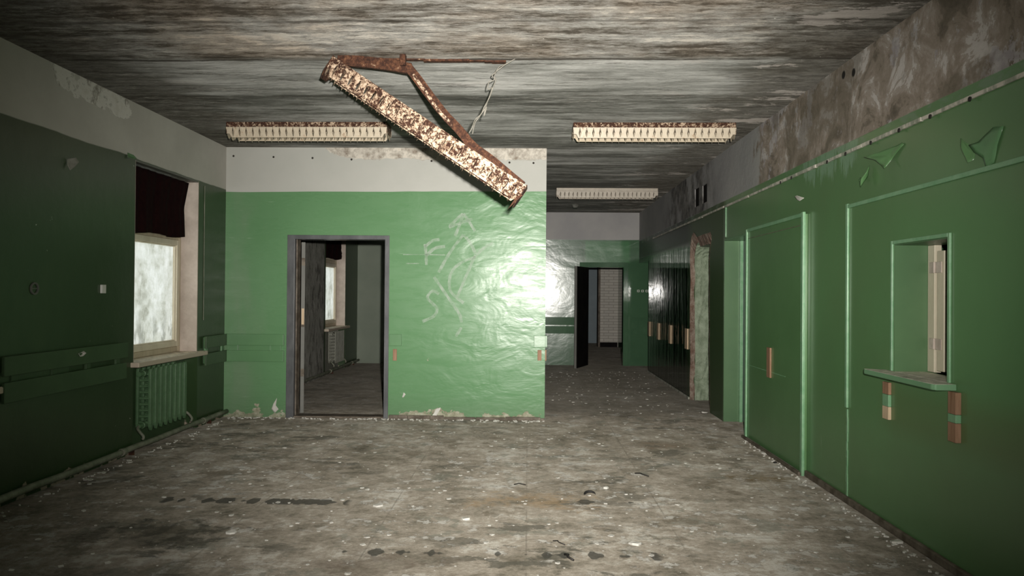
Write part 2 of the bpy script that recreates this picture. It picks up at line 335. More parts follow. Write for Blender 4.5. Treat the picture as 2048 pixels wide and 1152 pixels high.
def pane_mat():
    b = B('frosted_dirty_glass')
    n1 = b.noise(3.0, 6, .65, (1, 1.0, .6)); n2 = b.noise(18, 5, .7)
    base = b.ramp(b.add(b.mul(n1, .7), b.mul(n2, .3)), [(.34, (.50, .50, .44)), (.46, (.74, .75, .70)), (.56, (.86, .87, .84)), (.7, (.95, .95, .93))])
    low = b.mul(b.step(b.z, 1.25, 1.0), b.step(b.noise(6, 5, .7, (1, 1.6, .7)), .52, .58), .6)
    base = b.mix(low, base, (.45, .46, .42))
    tr = b.n('ShaderNodeBsdfTranslucent'); b.put(tr.inputs[0], base)
    df = b.n('ShaderNodeBsdfDiffuse'); b.put(df.inputs[0], b.mix(.5, base, (.6, .6, .56)))
    mx = b.n('ShaderNodeMixShader'); mx.inputs[0].default_value = .30
    b.nt.links.new(tr.outputs[0], mx.inputs[1]); b.nt.links.new(df.outputs[0], mx.inputs[2])
    gl = b.n('ShaderNodeBsdfGlossy'); gl.inputs['Roughness'].default_value = .35
    m2 = b.n('ShaderNodeMixShader'); m2.inputs[0].default_value = .04
    b.nt.links.new(mx.outputs[0], m2.inputs[1]); b.nt.links.new(gl.outputs[0], m2.inputs[2])
    o = b.nt.nodes['Material Output']; b.nt.links.new(m2.outputs[0], o.inputs[0]); b.nt.nodes.remove(b.p)
    return b.m

def brick_mat():
    b = B('white_painted_brick')
    br = b.n('ShaderNodeTexBrick'); mp = b.n('ShaderNodeMapping'); b.put(mp.inputs[0], b.co); mp.inputs['Rotation'].default_value = (PI/2, 0, 0)
    b.put(br.inputs['Vector'], mp.outputs[0]); br.inputs['Scale'].default_value = 1.0
    br.inputs['Color1'].default_value = (.62, .58, .52, 1); br.inputs['Color2'].default_value = (.55, .52, .47, 1); br.inputs['Mortar'].default_value = (.36, .33, .29, 1)
    br.inputs['Brick Width'].default_value = .26; br.inputs['Row Height'].default_value = .077; br.inputs['Mortar Size'].default_value = .007
    return b.out(br.outputs['Color'], .8, b.bump(b.math('SUBTRACT', 1.0, br.outputs['Fac']), .5, .01))

def chalk_mat():
    b = B('faded_white_spray')
    n1 = b.noise(14, 5, .75)
    c = (.62, .70, .60)
    b.out(c, .6)
    b.put(b.p.inputs['Alpha'], b.step(n1, .32, .68, .05, .50))
    return b.m

def dusty(name, top, side):
    b = B(name); g = b.n('ShaderNodeNewGeometry'); s = b.n('ShaderNodeSeparateXYZ'); b.nt.links.new(g.outputs['Normal'], s.inputs[0])
    nz = b.noise(16, 5, .7)
    dust = b.ramp(nz, [(.35, tuple(v*.55 for v in top)), (.5, top), (.65, tuple(min(1, v*1.35) for v in top))])
    c = b.mix(b.step(s.outputs[2], .4, .7), side, dust)
    return b.out(c, .6, b.bump(nz, .4, .005))

M = dict(
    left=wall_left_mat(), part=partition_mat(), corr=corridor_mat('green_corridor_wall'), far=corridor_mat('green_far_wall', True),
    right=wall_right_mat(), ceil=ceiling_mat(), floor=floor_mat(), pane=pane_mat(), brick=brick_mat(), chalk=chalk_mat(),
    green=simple('green_enamel', (.110, .235, .108), (.125, .265, .12), 3, .30, .25, .006),
    green_trim=simple('green_enamel_worn_edge', (.16, .34, .18), (.24, .42, .25), 12, .35, .3, .004),
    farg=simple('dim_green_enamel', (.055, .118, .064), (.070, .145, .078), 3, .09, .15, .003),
    green_panel=simple('green_enamel_boarding', (.098, .205, .082), (.112, .23, .094), 1.5, .30, .2, .006),
    green_left=simple('shaded_green_enamel', (.044, .086, .035), (.054, .102, .042), 4, .45, .25, .006),  # green enamel copy, darkened to carry the left wall's shade
    green_pale=simple('pale_green_enamel', (.085, .165, .078), (.10, .19, .088), 2, .4, .15, .004),
    grey_frame=simple('slate_grey_enamel', (.085, .088, .092), (.135, .138, .142), 8, .33, .3, .004, (1, 1, .4)),
    grey_leaf=simple('dull_grey_door', (.13, .13, .115), (.16, .158, .14), 5, .6, .2, .003),
    slate=simple('blue_slate_door_enamel', (.075, .095, .11), (.095, .12, .135), 5, .4, .2, .003),
    black_leaf=simple('black_brown_door', (.006, .005, .005), (.012, .010, .009), 5, .75, .2, .003, spec=.1),
    cream=simple('aged_cream_paint', (.66, .59, .45), (.76, .69, .54), 7, .5, .4, .006, (1, 1, .5)),
    cream_dk=simple('aged_cream_frame', (.46, .39, .27), (.60, .52, .38), 9, .5, .4, .004, (1, 1, .4)),
    reveal=simple('limewashed_reveal', (.50, .42, .36), (.64, .55, .48), 5, .75, .8, .012),
    stone=simple('rough_pale_green_mortar', (.20, .25, .165), (.34, .40, .29), 9, .6, 1.0, .03, det=7),
    brokenm=simple('broken_brick_edge', (.17, .10, .07), (.36, .29, .23), 11, .85, 1.0, .03, det=7),
    cloth=simple('dark_maroon_cloth', (.010, .0022, .0028), (.016, .004, .004), 20, .95, .2, .003, spec=.1),
    rust=rust_mat('rusted_steel', (.55, .45, .34), .60), rust_cream=rust_mat('cream_enamel_eaten_by_rust', (.62, .50, .38), .500, 1.7),
    rust_dk=rust_mat('rusted_housing', (.60, .50, .38), .53, 2.0), lamp_cream=rust_mat('cream_lamp_enamel', (.62, .53, .40), .385),
    lamp_clean=rust_mat('grey_cream_lamp_enamel', (.50, .44, .36), .30),
    bare=simple('bare_orange_wood', (.24, .13, .072), (.36, .21, .13), 30, .7, .4, .002, (1, 1, .15)),
    bare_pale=simple('bare_pale_wood', (.52, .38, .24), (.66, .50, .34), 30, .7, .4, .002, (1, 1, .15)),
    pipe=simple('dirty_green_grey_pipe', (.14, .155, .105), (.26, .26, .20), 10, .55, .5, .004),
    rad=simple('radiator_green_enamel', (.085, .165, .080), (.115, .21, .105), 10, .4, .4, .004),
    rad_pale=simple('radiator_grey_enamel', (.22, .22, .18), (.30, .30, .25), 10, .5, .4, .004),
    base=simple('dirty_brown_skirting', (.085, .065, .045), (.20, .165, .13), 9, .7, .7, .008),
    white=simple('white_plastic', (.62, .62, .56), (.72, .72, .66), 9, .5, .1, .002),
    chip=simple('paint_chip_white', (.55, .53, .48), (.72, .70, .64), 9, .7, .3, .003),
    dark=simple('black_scrap', (.010, .009, .008), (.03, .026, .022), 9, .7, .3, .003),
    wire=simple('dusty_grey_wire', (.17, .16, .13), (.30, .28, .24), 20, .7, .3, .002),
    blue=simple('blue_grey_wall', (.12, .165, .19), (.15, .20, .225), 2, .5, .2, .005),
    shelf=dusty('dusty_green_shelf', (.72, .68, .58), (.15, .30, .16)),
    ledge=simple('dusty_plaster_ledge', (.30, .32, .25), (.62, .58, .50), 7, .8, .6, .006, (1, 2, 1), lo=.42, hi=.56),
    sill=dusty('cream_window_sill', (.66, .58, .46), (.56, .47, .37)),
)

# ------------------------------------------------------------------ mesh helpers
def link(name, bm, mat, parent=None, kind=None, bevel=0.0, smooth=False, sol=0.0):
    me = bpy.data.meshes.new(name); bmesh.ops.recalc_face_normals(bm, faces=bm.faces[:]); bm.to_mesh(me); bm.free()
    o = bpy.data.objects.new(name, me); COL.objects.link(o)
    if mat: me.materials.append(mat)
    if parent:
        o.parent = parent; o.matrix_parent_inverse = parent.matrix_world.inverted() if False else Matrix.Identity(4)
    if kind: o['kind'] = kind
    if smooth:
        for p in me.polygons: p.use_smooth = True
    if sol:
        s = o.modifiers.new('thick', 'SOLIDIFY'); s.thickness = sol; s.offset = 0
    if bevel:
        bv = o.modifiers.new('bevel', 'BEVEL'); bv.width = bevel; bv.segments = 2; bv.limit_method = 'ANGLE'
    return o
def tag(o, label, cat, group=None, kind=None):
    o['label'] = label; o['category'] = cat
    if group: o['group'] = group
    if kind: o['kind'] = kind
    return o
def empty(name, loc=(0, 0, 0), rot=None, kind=None):
    o = bpy.data.objects.new(name, None); COL.objects.link(o); o.location = loc; o.empty_display_size = .1
    if rot: o.rotation_euler = rot
    if kind: o['kind'] = kind
    return o
def nb(): return bmesh.new()
def box(bm, x0, x1, y0, y1, z0, z1, mat=None):
    v = [bm.verts.new(p) for p in ((x0, y0, z0), (x1, y0, z0), (x1, y1, z0), (x0, y1, z0), (x0, y0, z1), (x1, y0, z1), (x1, y1, z1), (x0, y1, z1))]
    if mat:
        for q in v: q.co = mat @ q.co
    for f in ((0, 3, 2, 1), (4, 5, 6, 7), (0, 1, 5, 4), (1, 2, 6, 5), (2, 3, 7, 6), (3, 0, 4, 7)): bm.faces.new([v[i] for i in f])
    return bm
def prism(bm, pts, vec):     # closed polygon of 3-D points extruded along vec
    a = [bm.verts.new(p) for p in pts]; c = [bm.verts.new(Vector(p)+Vector(vec)) for p in pts]
    n = len(pts)
    for tri in tessellate_polygon([[Vector(p) for p in pts]]):
        bm.faces.new([a[i] for i in tri]); bm.faces.new([c[i] for i in reversed(tri)])
    for i in range(n):
        j = (i+1) % n; bm.faces.new((a[i], a[j], c[j], c[i]))
    return bm
def tube(bm, pts, r, seg=10, cap=True):
    pts = [Vector(p) for p in pts]; rings = []; up = None
    for i, p in enumerate(pts):
        t = (pts[min(i+1, len(pts)-1)]-pts[max(i-1, 0)]).normalized()
        if up is None:
            up = Vector((0, 0, 1)) if abs(t.z) < .9 else Vector((1, 0, 0))
        s = t.cross(up).normalized(); up = s.cross(t).normalized()
        rr = r[i] if isinstance(r, (list, tuple)) else r
        rings.append([bm.verts.new(p+(s*math.cos(2*PI*k/seg)+up*math.sin(2*PI*k/seg))*rr) for k in range(seg)])
    for a, c in zip(rings, rings[1:]):
        for k in range(seg): bm.faces.new((a[k], a[(k+1) % seg], c[(k+1) % seg], c[k]))
    if cap: bm.faces.new(rings[0][::-1]); bm.faces.new(rings[-1])
    return bm
def smooth_path(pts, n=6):   # Catmull-Rom
    pts = [Vector(p) for p in pts]; P = [pts[0]]+pts+[pts[-1]]; out = []
    for i in range(1, len(P)-2):
        for k in range(n):
            t = k/n; a, b_, c, d = P[i-1], P[i], P[i+1], P[i+2]
            out.append(.5*((2*b_)+(c-a)*t+(2*a-5*b_+4*c-d)*t*t+(3*b_-a-3*c+d)*t**3))
    out.append(pts[-1]); return out
def slab(bm, outer, holes, axis, pos, th):
    """vertical wall from 2-D outline (s, z); axis 'x': plane x=pos, s=y; axis 'y': plane y=pos, s=x; extruded by th"""
    mk = (lambda s, z, d: (pos+d, s, z)) if axis == 'x' else (lambda s, z, d: (s, pos+d, z))
    loops = [outer]+holes; flat = [p for l in loops for p in l]
    tris = tessellate_polygon([[Vector((p[0], p[1], 0)) for p in l] for l in loops])
    a = [bm.verts.new(mk(p[0], p[1], 0)) for p in flat]; c = [bm.verts.new(mk(p[0], p[1], th)) for p in flat]
    for t in tris:
        bm.faces.new([a[i] for i in t]); bm.faces.new([c[i] for i in reversed(t)])
    k = 0
    for l in loops:
        n = len(l)
        for i in range(n):
            j = (i+1) % n; bm.faces.new((a[k+i], a[k+j], c[k+j], c[k+i]))
        k += n
    return bm
def copy_tree(o, parent=None):
    c = o.copy(); COL.objects.link(c); c.parent = parent
    for ch in list(o.children): copy_tree(ch, c)
    return c

# ------------------------------------------------------------------ floor and ceiling
bm = nb(); box(bm, -4.1, 3.6, -3.2, 25.0, -.15, 0); link('floor', bm, M['floor'], kind='structure')
bm = nb(); box(bm, -4.1, 3.6, -3.2, 25.0, H, H+.2); link('ceiling', bm, M['ceil'], kind='structure')

# ------------------------------------------------------------------ left wall with three window bays
WT = .40
W1 = (onx(268.5, 560, XL).y, onx(396.5, 560, XL).y); ZT = 2.60
ZS = onx(396, 702, XL+.0).z
W2 = (onx(651, 600, XL).y, onx(691, 600, XL).y)
Ysill0 = onx(4, 780, XL+.07).y
W0 = (Ysill0-.08-1.28, Ysill0-.08)
outer = [(-3.2, 0)]
for a, c in (W0, W1, W2): outer += [(a, 0), (a, ZT), (c, ZT), (c, 0)]
outer += [(25, 0), (25, H), (-3.2, H)]
bm = nb(); slab(bm, outer, [], 'x', XL, -WT); wl = link('wall_left', bm, M['left'], kind='structure')

def window(n, a, c, rec, rad_green=True):
    root = empty('window_%d' % n, (0, 0, 0), kind='structure')
    # infill below the sill, set back as a niche
    bm = nb(); box(bm, XL-WT, XL-.13, a, c, 0, ZS-.05); link('niche_wall', bm, M['green_left'] if rad_green else M['rad_pale'], root)
    # limewashed lining of the reveals
    bm = nb(); box(bm, XL-WT, XL-.004, c-.012, c, ZS, ZT); box(bm, XL-WT, XL-.004, a, a+.012, ZS, ZT); link('reveal', bm, M['reveal'], root)
    bm = nb(); box(bm, XL-WT, XL-.002, a+.013, c-.013, ZT-.014, ZT); link('soffit', bm, M['grey_leaf'], root)
    bm = nb(); box(bm, XL-WT, XL+.075, a-.045, c+.09, ZS-.045, ZS); link('sill', bm, M['sill'], root, bevel=.008)
    xf = XL-rec
    bm = nb(); t = .05
    y0, y1, z0, z1 = a+.013, c-.013, ZS+.001, ZT-.015
    zt = onx(357, 479, XL-.19).z                      # transom height
    for q in ((y0, y0+t, z0, z1), (y1-t, y1, z0, z1), (y0+t, y1-t, z0, z0+.055), (y0+t, y1-t, z1-t, z1), (y0+t, y1-t, zt-.01, zt+.05)):
        box(bm, xf-.10, xf, q[0], q[1], q[2], q[3])
    link('frame', bm, M['cream_dk'], root, bevel=.006)
    for (za, zb) in ((z0+.055, zt-.01), (zt+.05, z1-t)):
        bm = nb(); s = .055; ya, yb = y0+t+.002, y1-t-.002; za += .002; zb -= .002
        for q in ((ya, ya+s, za, zb), (yb-s, yb, za, zb), (ya+s, yb-s, za, za+s), (ya+s, yb-s, zb-s, zb)):
            box(bm, xf-.06, xf+.012, q[0], q[1], q[2], q[3])
        s2 = s+.014
        for q in ((ya+s, ya+s2, za+s, zb-s), (yb-s2, yb-s, za+s, zb-s), (ya+s2, yb-s2, za+s, za+s2), (ya+s2, yb-s2, zb-s2, zb-s)):
            box(bm, xf-.04, xf-.005, q[0], q[1], q[2], q[3])
        sash = link('sash', bm, M['cream'], root, bevel=.005)
        bm = nb(); box(bm, xf-.032, xf-.028, ya+s2*.9, yb-s2*.9, za+s2*.9, zb-s2*.9); link('pane', bm, M['pane'], sash)
    return root
window(1, W1[0], W1[1], .18)
window(2, W2[0], W2[1], .17, False)
window(3, W0[0], W0[1], .18)

def curtain(a, edge, label, seed):
    """hanging cloth with ragged free edge; edge: list of (y, z) outline from top, down the free side, back along the hem"""
    bm = nb(); n, mz = 28, 16; g = []
    ytop = edge[0]; rnd = random.Random(seed)
    ph = rnd.random()*9
    for i in range(n+1):
        u = i/n; col_ = []
        for j in range(mz+1):
            v = j/mz
            # right-hand profile by height
            zt_, zb_ = ZT-.03, edge[-1][1]
            yr = None
            z_r = zt_-(zt_-zb_)*v
            for (p, q) in zip(edge, edge[1:]):
                if p[1] >= z_r >= q[1]-1e-6:
                    k = (p[1]-z_r)/max(1e-6, p[1]-q[1]); yr = p[0]+(q[0]-p[0])*k; break
            if yr is None: yr = edge[-1][0]
            y = a+(yr-a)*u
            hem = .045*(1-u)+.02*math.sin(u*9+ph)+(.14 if u < .05 else 0)*1.0
            z = z_r-(v**2)*(-.03+hem*.6) if u > .05 else z_r-v*v*.16
            x = XL-.075+.014*math.sin(u*22+ph+v*.8)*(.35+.65*v)+.008*math.sin(u*51+v*2)
            col_.append(bm.verts.new((x, y, z)))
        g.append(col_)
    for i in range(n):
        for j in range(mz): bm.faces.new((g[i][j], g[i+1][j], g[i+1][j+1], g[i][j+1]))
    o = link('curtain', bm, M['cloth'], smooth=True, sol=.004)
    return tag(o, label, 'curtain')
XC = XL-.075
e1 = [(onx(x, y, XC).y, onx(x, y, XC).z) for x, y in ((377.5, 374), (373, 390), (368, 418), (370, 455), (371.5, 481))]
e1[0] = (e1[0][0], ZT-.03)
curtain(W1[0]+.02, e1, 'dark maroon curtain remnant covering the top of the near left window', 1)
e2 = [(onx(x, y, XC).y, onx(x, y, XC).z) for x, y in ((684, 485), (687, 500), (683, 512), (685, 523))]
e2 = [(e2[0][0]-.02, ZT-.03)]+e2[1:]
curtain(W2[0]+.02, e2, 'black curtain scrap over the window seen through the doorway', 4)

# ------------------------------------------------------------------ partition with doorway
DX0, DX1 = ony(589, 640).x, ony(769, 640).x
DZ = ony(680, 479).z
FX0, FX1, FZ = ony(574, 640).x, ony(778, 640).x, ony(680, 470.5).z
bm = nb(); slab(bm, [(XL, 0), (FX0+.03, 0), (FX0+.03, FZ-.03), (FX1-.03, FZ-.03), (FX1-.03, 0), (XE, 0), (XE, H), (XL, H)], [], 'y', D, .14)
link('wall_center', bm, M['part'], kind='structure')
d1 = empty('door_1', (0, 0, 0), kind='structure')
bm = nb(); slab(bm, [(FX0, 0), (DX0, 0), (DX0, DZ), (DX1, DZ), (DX1, 0), (FX1, 0), (FX1, FZ), (FX0, FZ)], [], 'y', D-.018, .018)
box(bm, FX0+.03, DX0, D, D+.17, 0, FZ-.03); box(bm, DX1, FX1-.03, D, D+.17, 0, FZ-.03); box(bm, DX0, DX1, D, D+.17, DZ, FZ-.03)
link('door_frame', bm, M['grey_frame'], d1, bevel=.004)
# rebate lip
bm = nb(); box(bm, DX0, DX0+.012, D+.05, D+.17, 0, DZ); link('door_stop', bm, M['base'], d1)
# leaf swung back into the side room, seen edge-on
P0 = Vector((DX0+.035, D+.20)); rd = Vector((P0.x, P0.y)).normalized(); ang = math.atan2(rd.y, rd.x)
lv = empty('hinged_leaf_root') if False else None
bm = nb(); mt = Matrix.Translation((P0.x, P0.y, 0)) @ Matrix.Rotation(ang+.01, 4, 'Z')
box(bm, 0, .82, -.022, .022, .02, DZ-.02, mt); leaf = link('door_leaf', bm, M['grey_leaf'], d1, bevel=.003)
bm = nb()
for z in (.45, 1.03, 1.75): box(bm, -.006, .004, -.02, .02, z, z+.09, mt)
link('hinge', bm, M['base'], leaf)
bm = nb(); zl = ony(595, 632, 8.75).z
box(bm, -.008, 0, -.016, .016, zl-.10, zl+.09, mt); link('lock_plate', bm, M['bare_pale'], leaf, bevel=.003)['label'] = 'yellowed lock plate'
# strike of the bottom threshold
bm = nb(); box(bm, DX0, DX1, D-.01, D+.17, 0, .022); link('threshold', bm, M['base'], d1, bevel=.006)

bm = nb(); box(bm, XE-.14, XE, D+.14, DF, 0, H); link('wall_corridor', bm, M['corr'], kind='structure')

# ------------------------------------------------------------------ far wall with doorway into the rear passage
GX0, GX1 = ony(1168, 640, DF).x, ony(1246, 640, DF).x; GZ = ony(1210, 535, DF).z
GF0, GF1, GFZ = ony(1158, 640, DF).x, ony(1256, 640, DF).x, ony(1210, 525, DF).z
bm = nb(); slab(bm, [(XL, 0), (GX0-.02, 0), (GX0-.02, GZ+.02), (GX1+.02, GZ+.02), (GX1+.02, 0), (3.4, 0), (3.4, H), (XL, H)], [], 'y', DF, .2)
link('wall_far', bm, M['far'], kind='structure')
d2 = empty('door_2', (0, 0, 0), kind='structure')
bm = nb(); slab(bm, [(GF0, 0), (GX0, 0), (GX0, GZ), (GX1, GZ), (GX1, 0), (GF1, 0), (GF1, GFZ), (GF0, GFZ)], [], 'y', DF-.03, .03)
box(bm, GX0-.02, GX0, DF, DF+.2, 0, GZ+.02); box(bm, GX1, GX1+.02, DF, DF+.2, 0, GZ+.02); box(bm, GX0, GX1, DF, DF+.2, GZ, GZ+.02)
link('door_frame', bm, M['farg'], d2, bevel=.004)
bm = nb(); q0 = Vector((ony(1175, 640, DF-.04).x, DF-.04)); q1 = Vector((ony(1151, 640, 14.42).x, 14.42)); dv = q1-q0; an = math.atan2(dv.y, dv.x)
mt = Matrix.Translation((q0.x, q0.y, 0)) @ Matrix.Rotation(an, 4, 'Z'); box(bm, 0, dv.length-.03, -.02, .02, .015, GZ-.005, mt)
leaf2 = link('door_leaf', bm, M['black_leaf'], d2)
bm = nb(); box(bm, dv.length-.03, dv.length, -.021, .021, .015, GZ-.005, mt); link('edge_strip', bm, M['grey_leaf'], leaf2)['label'] = 'grey leading edge strip'
# rear passage
bm = nb(); box(bm, -1.2, -1.0, DF+.2, 25, 0, H); link('wall_passage_left', bm, M['corr'], kind='structure')
yb = onz(1215, 694).y
bm = nb(); box(bm, ony(1200, 640, yb).x, ony(1236, 640, yb).x, yb, yb+.25, 0, H); link('wall_passage_brick', bm, M['brick'], kind='structure')
bm = nb(); box(bm, ony(1196, 640, yb).x, ony(1200, 640, yb).x, yb-.05, yb+.3, 0, H); link('trim_1', bm, M['base'], kind='structure')
bm = nb(); box(bm, ony(1200, 640, yb).x+.001, ony(1235, 640, yb).x, yb-.04, yb, 0, .13); link('baseboard_passage', bm, M['black_leaf'], kind='structure')
yc = yb+1.6
bm = nb(); box(bm, -1.0, 3.4, yc, yc+.2, 0, H); link('wall_passage_blue', bm, M['blue'], kind='structure')
bm = nb(); xg = ony(1236, 640, yb).x; box(bm, xg, xg+.2, DF+1.4, yb+.25, 0, H); link('wall_passage_right', bm, M['corr'], kind='structure')

# ------------------------------------------------------------------ right wall
RT = .26
YE = onx(1297, 640).y                                  # where the wall ends at the side passage
R0, R1 = onx(1497, 640).y, onx(1447.5, 640).y           # recessed doorway
RZ = onx(1447.5, 479).z
HY0, HY1 = onx(1899, 600).y, onx(1788, 600).y           # hatch
HZ1 = onx(1788, 489).z; SHZ = 0.985
ZE = onx(1297, 521).z
bro = [(1380, 794), (1379.5, 760), (1381, 720), (1380, 660), (1380, 610), (1381.5, 560), (1380, 520), (1381, 490), (1383, 474), (1387.5, 464), (1391, 468), (1394, 474), (1401, 471), (1409, 468), (1417, 466), (1421, 464), (1423, 470), (1422.5, 482), (1420.5, 497), (1419, 520), (1419.5, 560), (1418.5, 600), (1419.5, 650), (1418.5, 700), (1419.5, 760), (1420, 816)]
bro_w = [(onx(*p).y, onx(*p).z) for p in bro]; bro_w[0] = (bro_w[0][0], 0.0); bro_w[-1] = (bro_w[-1][0], 0.0)
near = bro_w[::-1]
outer = [(-3.2, 0), (R0, 0), (R0, RZ), (R1, RZ), (R1, 0)] + near + [(YE, 0), (YE, ZE), (DF, ZE), (DF, H), (-3.2, H)]
ventp = [[(1389.7, 379), (1398, 374), (1398, 411), (1389.7, 415)], [(1405, 372), (1414, 366), (1414, 403), (1405, 408)]]
holes = [[(HY0, SHZ-.01), (HY1, SHZ-.01), (HY1, HZ1), (HY0, HZ1)]]
for v in ventp: holes.append([(onx(*p).y, onx(*p).z) for p in v])
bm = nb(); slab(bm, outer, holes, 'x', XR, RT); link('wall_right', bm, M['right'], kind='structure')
bm = nb(); va, vb = onx(1414, 390).y, onx(1389, 390).y; box(bm, XR+.012, XR+RT-.005, va-.02, vb+.02, onx(1390, 417).z-.03, onx(1414, 364).z+.02)  # added black block, stands in for the dark depth of the vents
link('vent_shade_block', bm, M['black_leaf'], kind='structure')
bm = nb(); box(bm, 3.4, 3.6, -3.2, 25, 0, H); link('wall_outer', bm, M['black_leaf'], kind='structure')
bm = nb(); box(bm, XR+RT, 3.4, 5.3, 5.4, 0, H); box(bm, XR+RT, 3.4, 11.6, 11.7, 0, H); link('wall_side_rooms', bm, M['green'], kind='structure')
bm = nb(); box(bm, -4.1, 3.6, -3.2, -3.0, 0, H); link('wall_back', bm, M['green'], kind='structure')
bm = nb(); box(bm, -4.1, 3.6, 24.8, 25.0, 0, H); link('wall_end', bm, M['green'], kind='structure')

# broken-out doorway in the corridor
d4 = empty('door_3', (0, 0, 0), kind='structure')
rn = random.Random(3)
cy = (bro_w[0][0]+bro_w[-1][0])/2
def inner_pt(p, k=1.0):
    y, z = p; y2 = y+(cy-y)*.09*(1+.3*rn.uniform(-1, 1)); z2 = z if z < .01 else (z-.11-.03*rn.random() if z > 2.02 else z)
    return (y2, z2)
inn = [inner_pt(p) for p in bro_w]
def dens(l):
    out = []
    for a, c in zip(l, l[1:]):
        for k in range(3): out.append((a[0]+(c[0]-a[0])*k/3, a[1]+(c[1]-a[1])*k/3))
    return out+[l[-1]]
O, I = dens(bro_w), dens(inn)
I = [(p[0]+rn.uniform(-.02, .02), p[1]) for p in I]
bm = nb(); A = [bm.verts.new((XR-.002, p[0], p[1])) for p in O]; A2 = [bm.verts.new((XR+.055+rn.uniform(-.012, .012), p[0], p[1])) for p in I]
for k in range(len(O)-1): bm.faces.new((A[k], A[k+1], A2[k+1], A2[k]))
link('broken_edge', bm, M['brokenm'], d4)['label'] = 'jagged edge of exposed brown brickwork'
bm = nb(); rows = []
for j in range(7):
    x = XR+.055+(RT-.055)*j/6
    rows.append([bm.verts.new((x, p[0]+(rn.uniform(-.014, .014) if 0 < j < 6 else 0), p[1])) for p in I])
for r_, s_ in zip(rows, rows[1:]):
    for k in range(len(I)-1): bm.faces.new((r_[k], r_[k+1], s_[k+1], s_[k]))
link('rough_reveal', bm, M['stone'], d4, smooth=False)

# recessed slate door + pale reveal
d5 = empty('door_4', (0, 0, 0), kind='structure')
bm = nb(); box(bm, XR+.001, XR+.205, R1-.012, R1, 0, RZ); link('reveal', bm, M['green_pale'], d5)
bm = nb(); box(bm, XR+.001, XR+.205, R0, R1-.012, RZ-.02, RZ); link('lintel', bm, M['green'], d5)
bm = nb(); box(bm, XR+.17, XR+.205, R1-.055, R1-.013, 0, RZ-.02); link('door_frame', bm, M['green_trim'], d5, bevel=.003)
bm = nb(); box(bm, XR+.205, XR+.245, R0-.02, R1-.0, .01, RZ); link('door_leaf', bm, M['slate'], d5)
bm = nb(); box(bm, XR+.19, XR+.2, R1-.30, R1-.20, .95, 1.1); 
link('lock_plate', bm, M['dark'], d5)

# boarded double door standing proud of the wall
d6 = empty('door_5', (0, 0, 0), kind='structure')
QY0, QY1 = onx(1615, 640).y, R0-.005
QZ0 = onx(1614, 428).z
bm = nb(); box(bm, XR-.022, XR-.0005, QY0, QY1, .015, QZ0-.0); link('door_leaf', bm, M['green_panel'], d6, bevel=.003)
bm = nb(); box(bm, XR-.045, XR-.0225, QY0-.012, QY0+.035, .0, QZ0+.015); box(bm, XR-.04, XR-.0225, QY1-.045, QY1, .0, QZ0+.008); box(bm, XR-.036, XR-.0225, QY0+.036, QY1-.046, QZ0-.02, QZ0+.012)
link('edge_moulding', bm, M['green_trim'], d6, bevel=.004)
bm = nb(); zz = onx(1540, 742).z; box(bm, XR-.0245, XR-.0222, QY0+.45, QY1-.05, zz-.003, zz+.003); link('seam', bm, M['green_trim'], d6)
bm = nb(); zz2 = onx(1560, 452).z; box(bm, XR-.0245, XR-.0222, QY0+.05, QY1-.05, zz2-.05, zz2-.045); link('upper_seam', bm, M['base'], d6)

# ledge along the top of the wall boarding, dusty, with nail holes
LZ = 2.452
bm = nb()
yy = -1.0; rn = random.Random(11)
while yy < YE-.5:
    L_ = rn.uniform(.5, 1.1); box(bm, XR-.014-rn.uniform(0, .006), XR-.0005, yy, min(yy+L_-.006, YE-.5), LZ-.010-rn.uniform(0, .004), LZ+.010+rn.uniform(0, .003)); yy += L_
link('trim_2', bm, M['ledge'], kind='structure', bevel=.003)
bm = nb()
for px in (1566, 1588, 1660, 1697, 1748, 1805, 1868, 1948):
    q = onx(px, 400).y; tube(bm, [(XR-.026, q, LZ-.012), (XR-.0201, q, LZ-.012)], .013, 8)
link('trim_3', bm, M['dark'], kind='structure')
# framing strips around the hatch panel and sheet joints
PY = onx(1696, 600).y; PZ = onx(1697, 411).z
pz2 = onx(2048, 318).z
bm = nb(); box(bm, XR-.016, XR-.0005, PY-.02, PY+.012, onx(1695, 815).z, PZ+.01); link('trim_4', bm, M['green_trim'], kind='structure', bevel=.003)
bm = nb(); box(bm, XR-.016, XR-.0005, 1.0, PY-.021, (PZ+pz2)/2-.018, (PZ+pz2)/2+.008); link('trim_5', bm, M['green_trim'], kind='structure', bevel=.003)
bm = nb(); zb0 = onx(1695, 818).z
pts = []
for k in range(12):
    z = .03+(zb0-.03)*k/11; w_ = .008+.004*rn.random(); pts.append((z, w_, rn.uniform(-.004, .004)))
for (a, c) in zip(pts, pts[1:]): box(bm, XR-.007, XR-.0005, PY-.004-a[1]+a[2], PY-.004+a[1]+a[2], a[0], c[0])
link('trim_6', bm, M['green_trim'], kind='structure')
bm = nb(); q = onx(1452, 440).y; box(bm, XR-.008, XR-.0005, q-.012, q+.012, RZ+.02, LZ-.012); link('trim_7', bm, M['green_trim'], kind='structure')

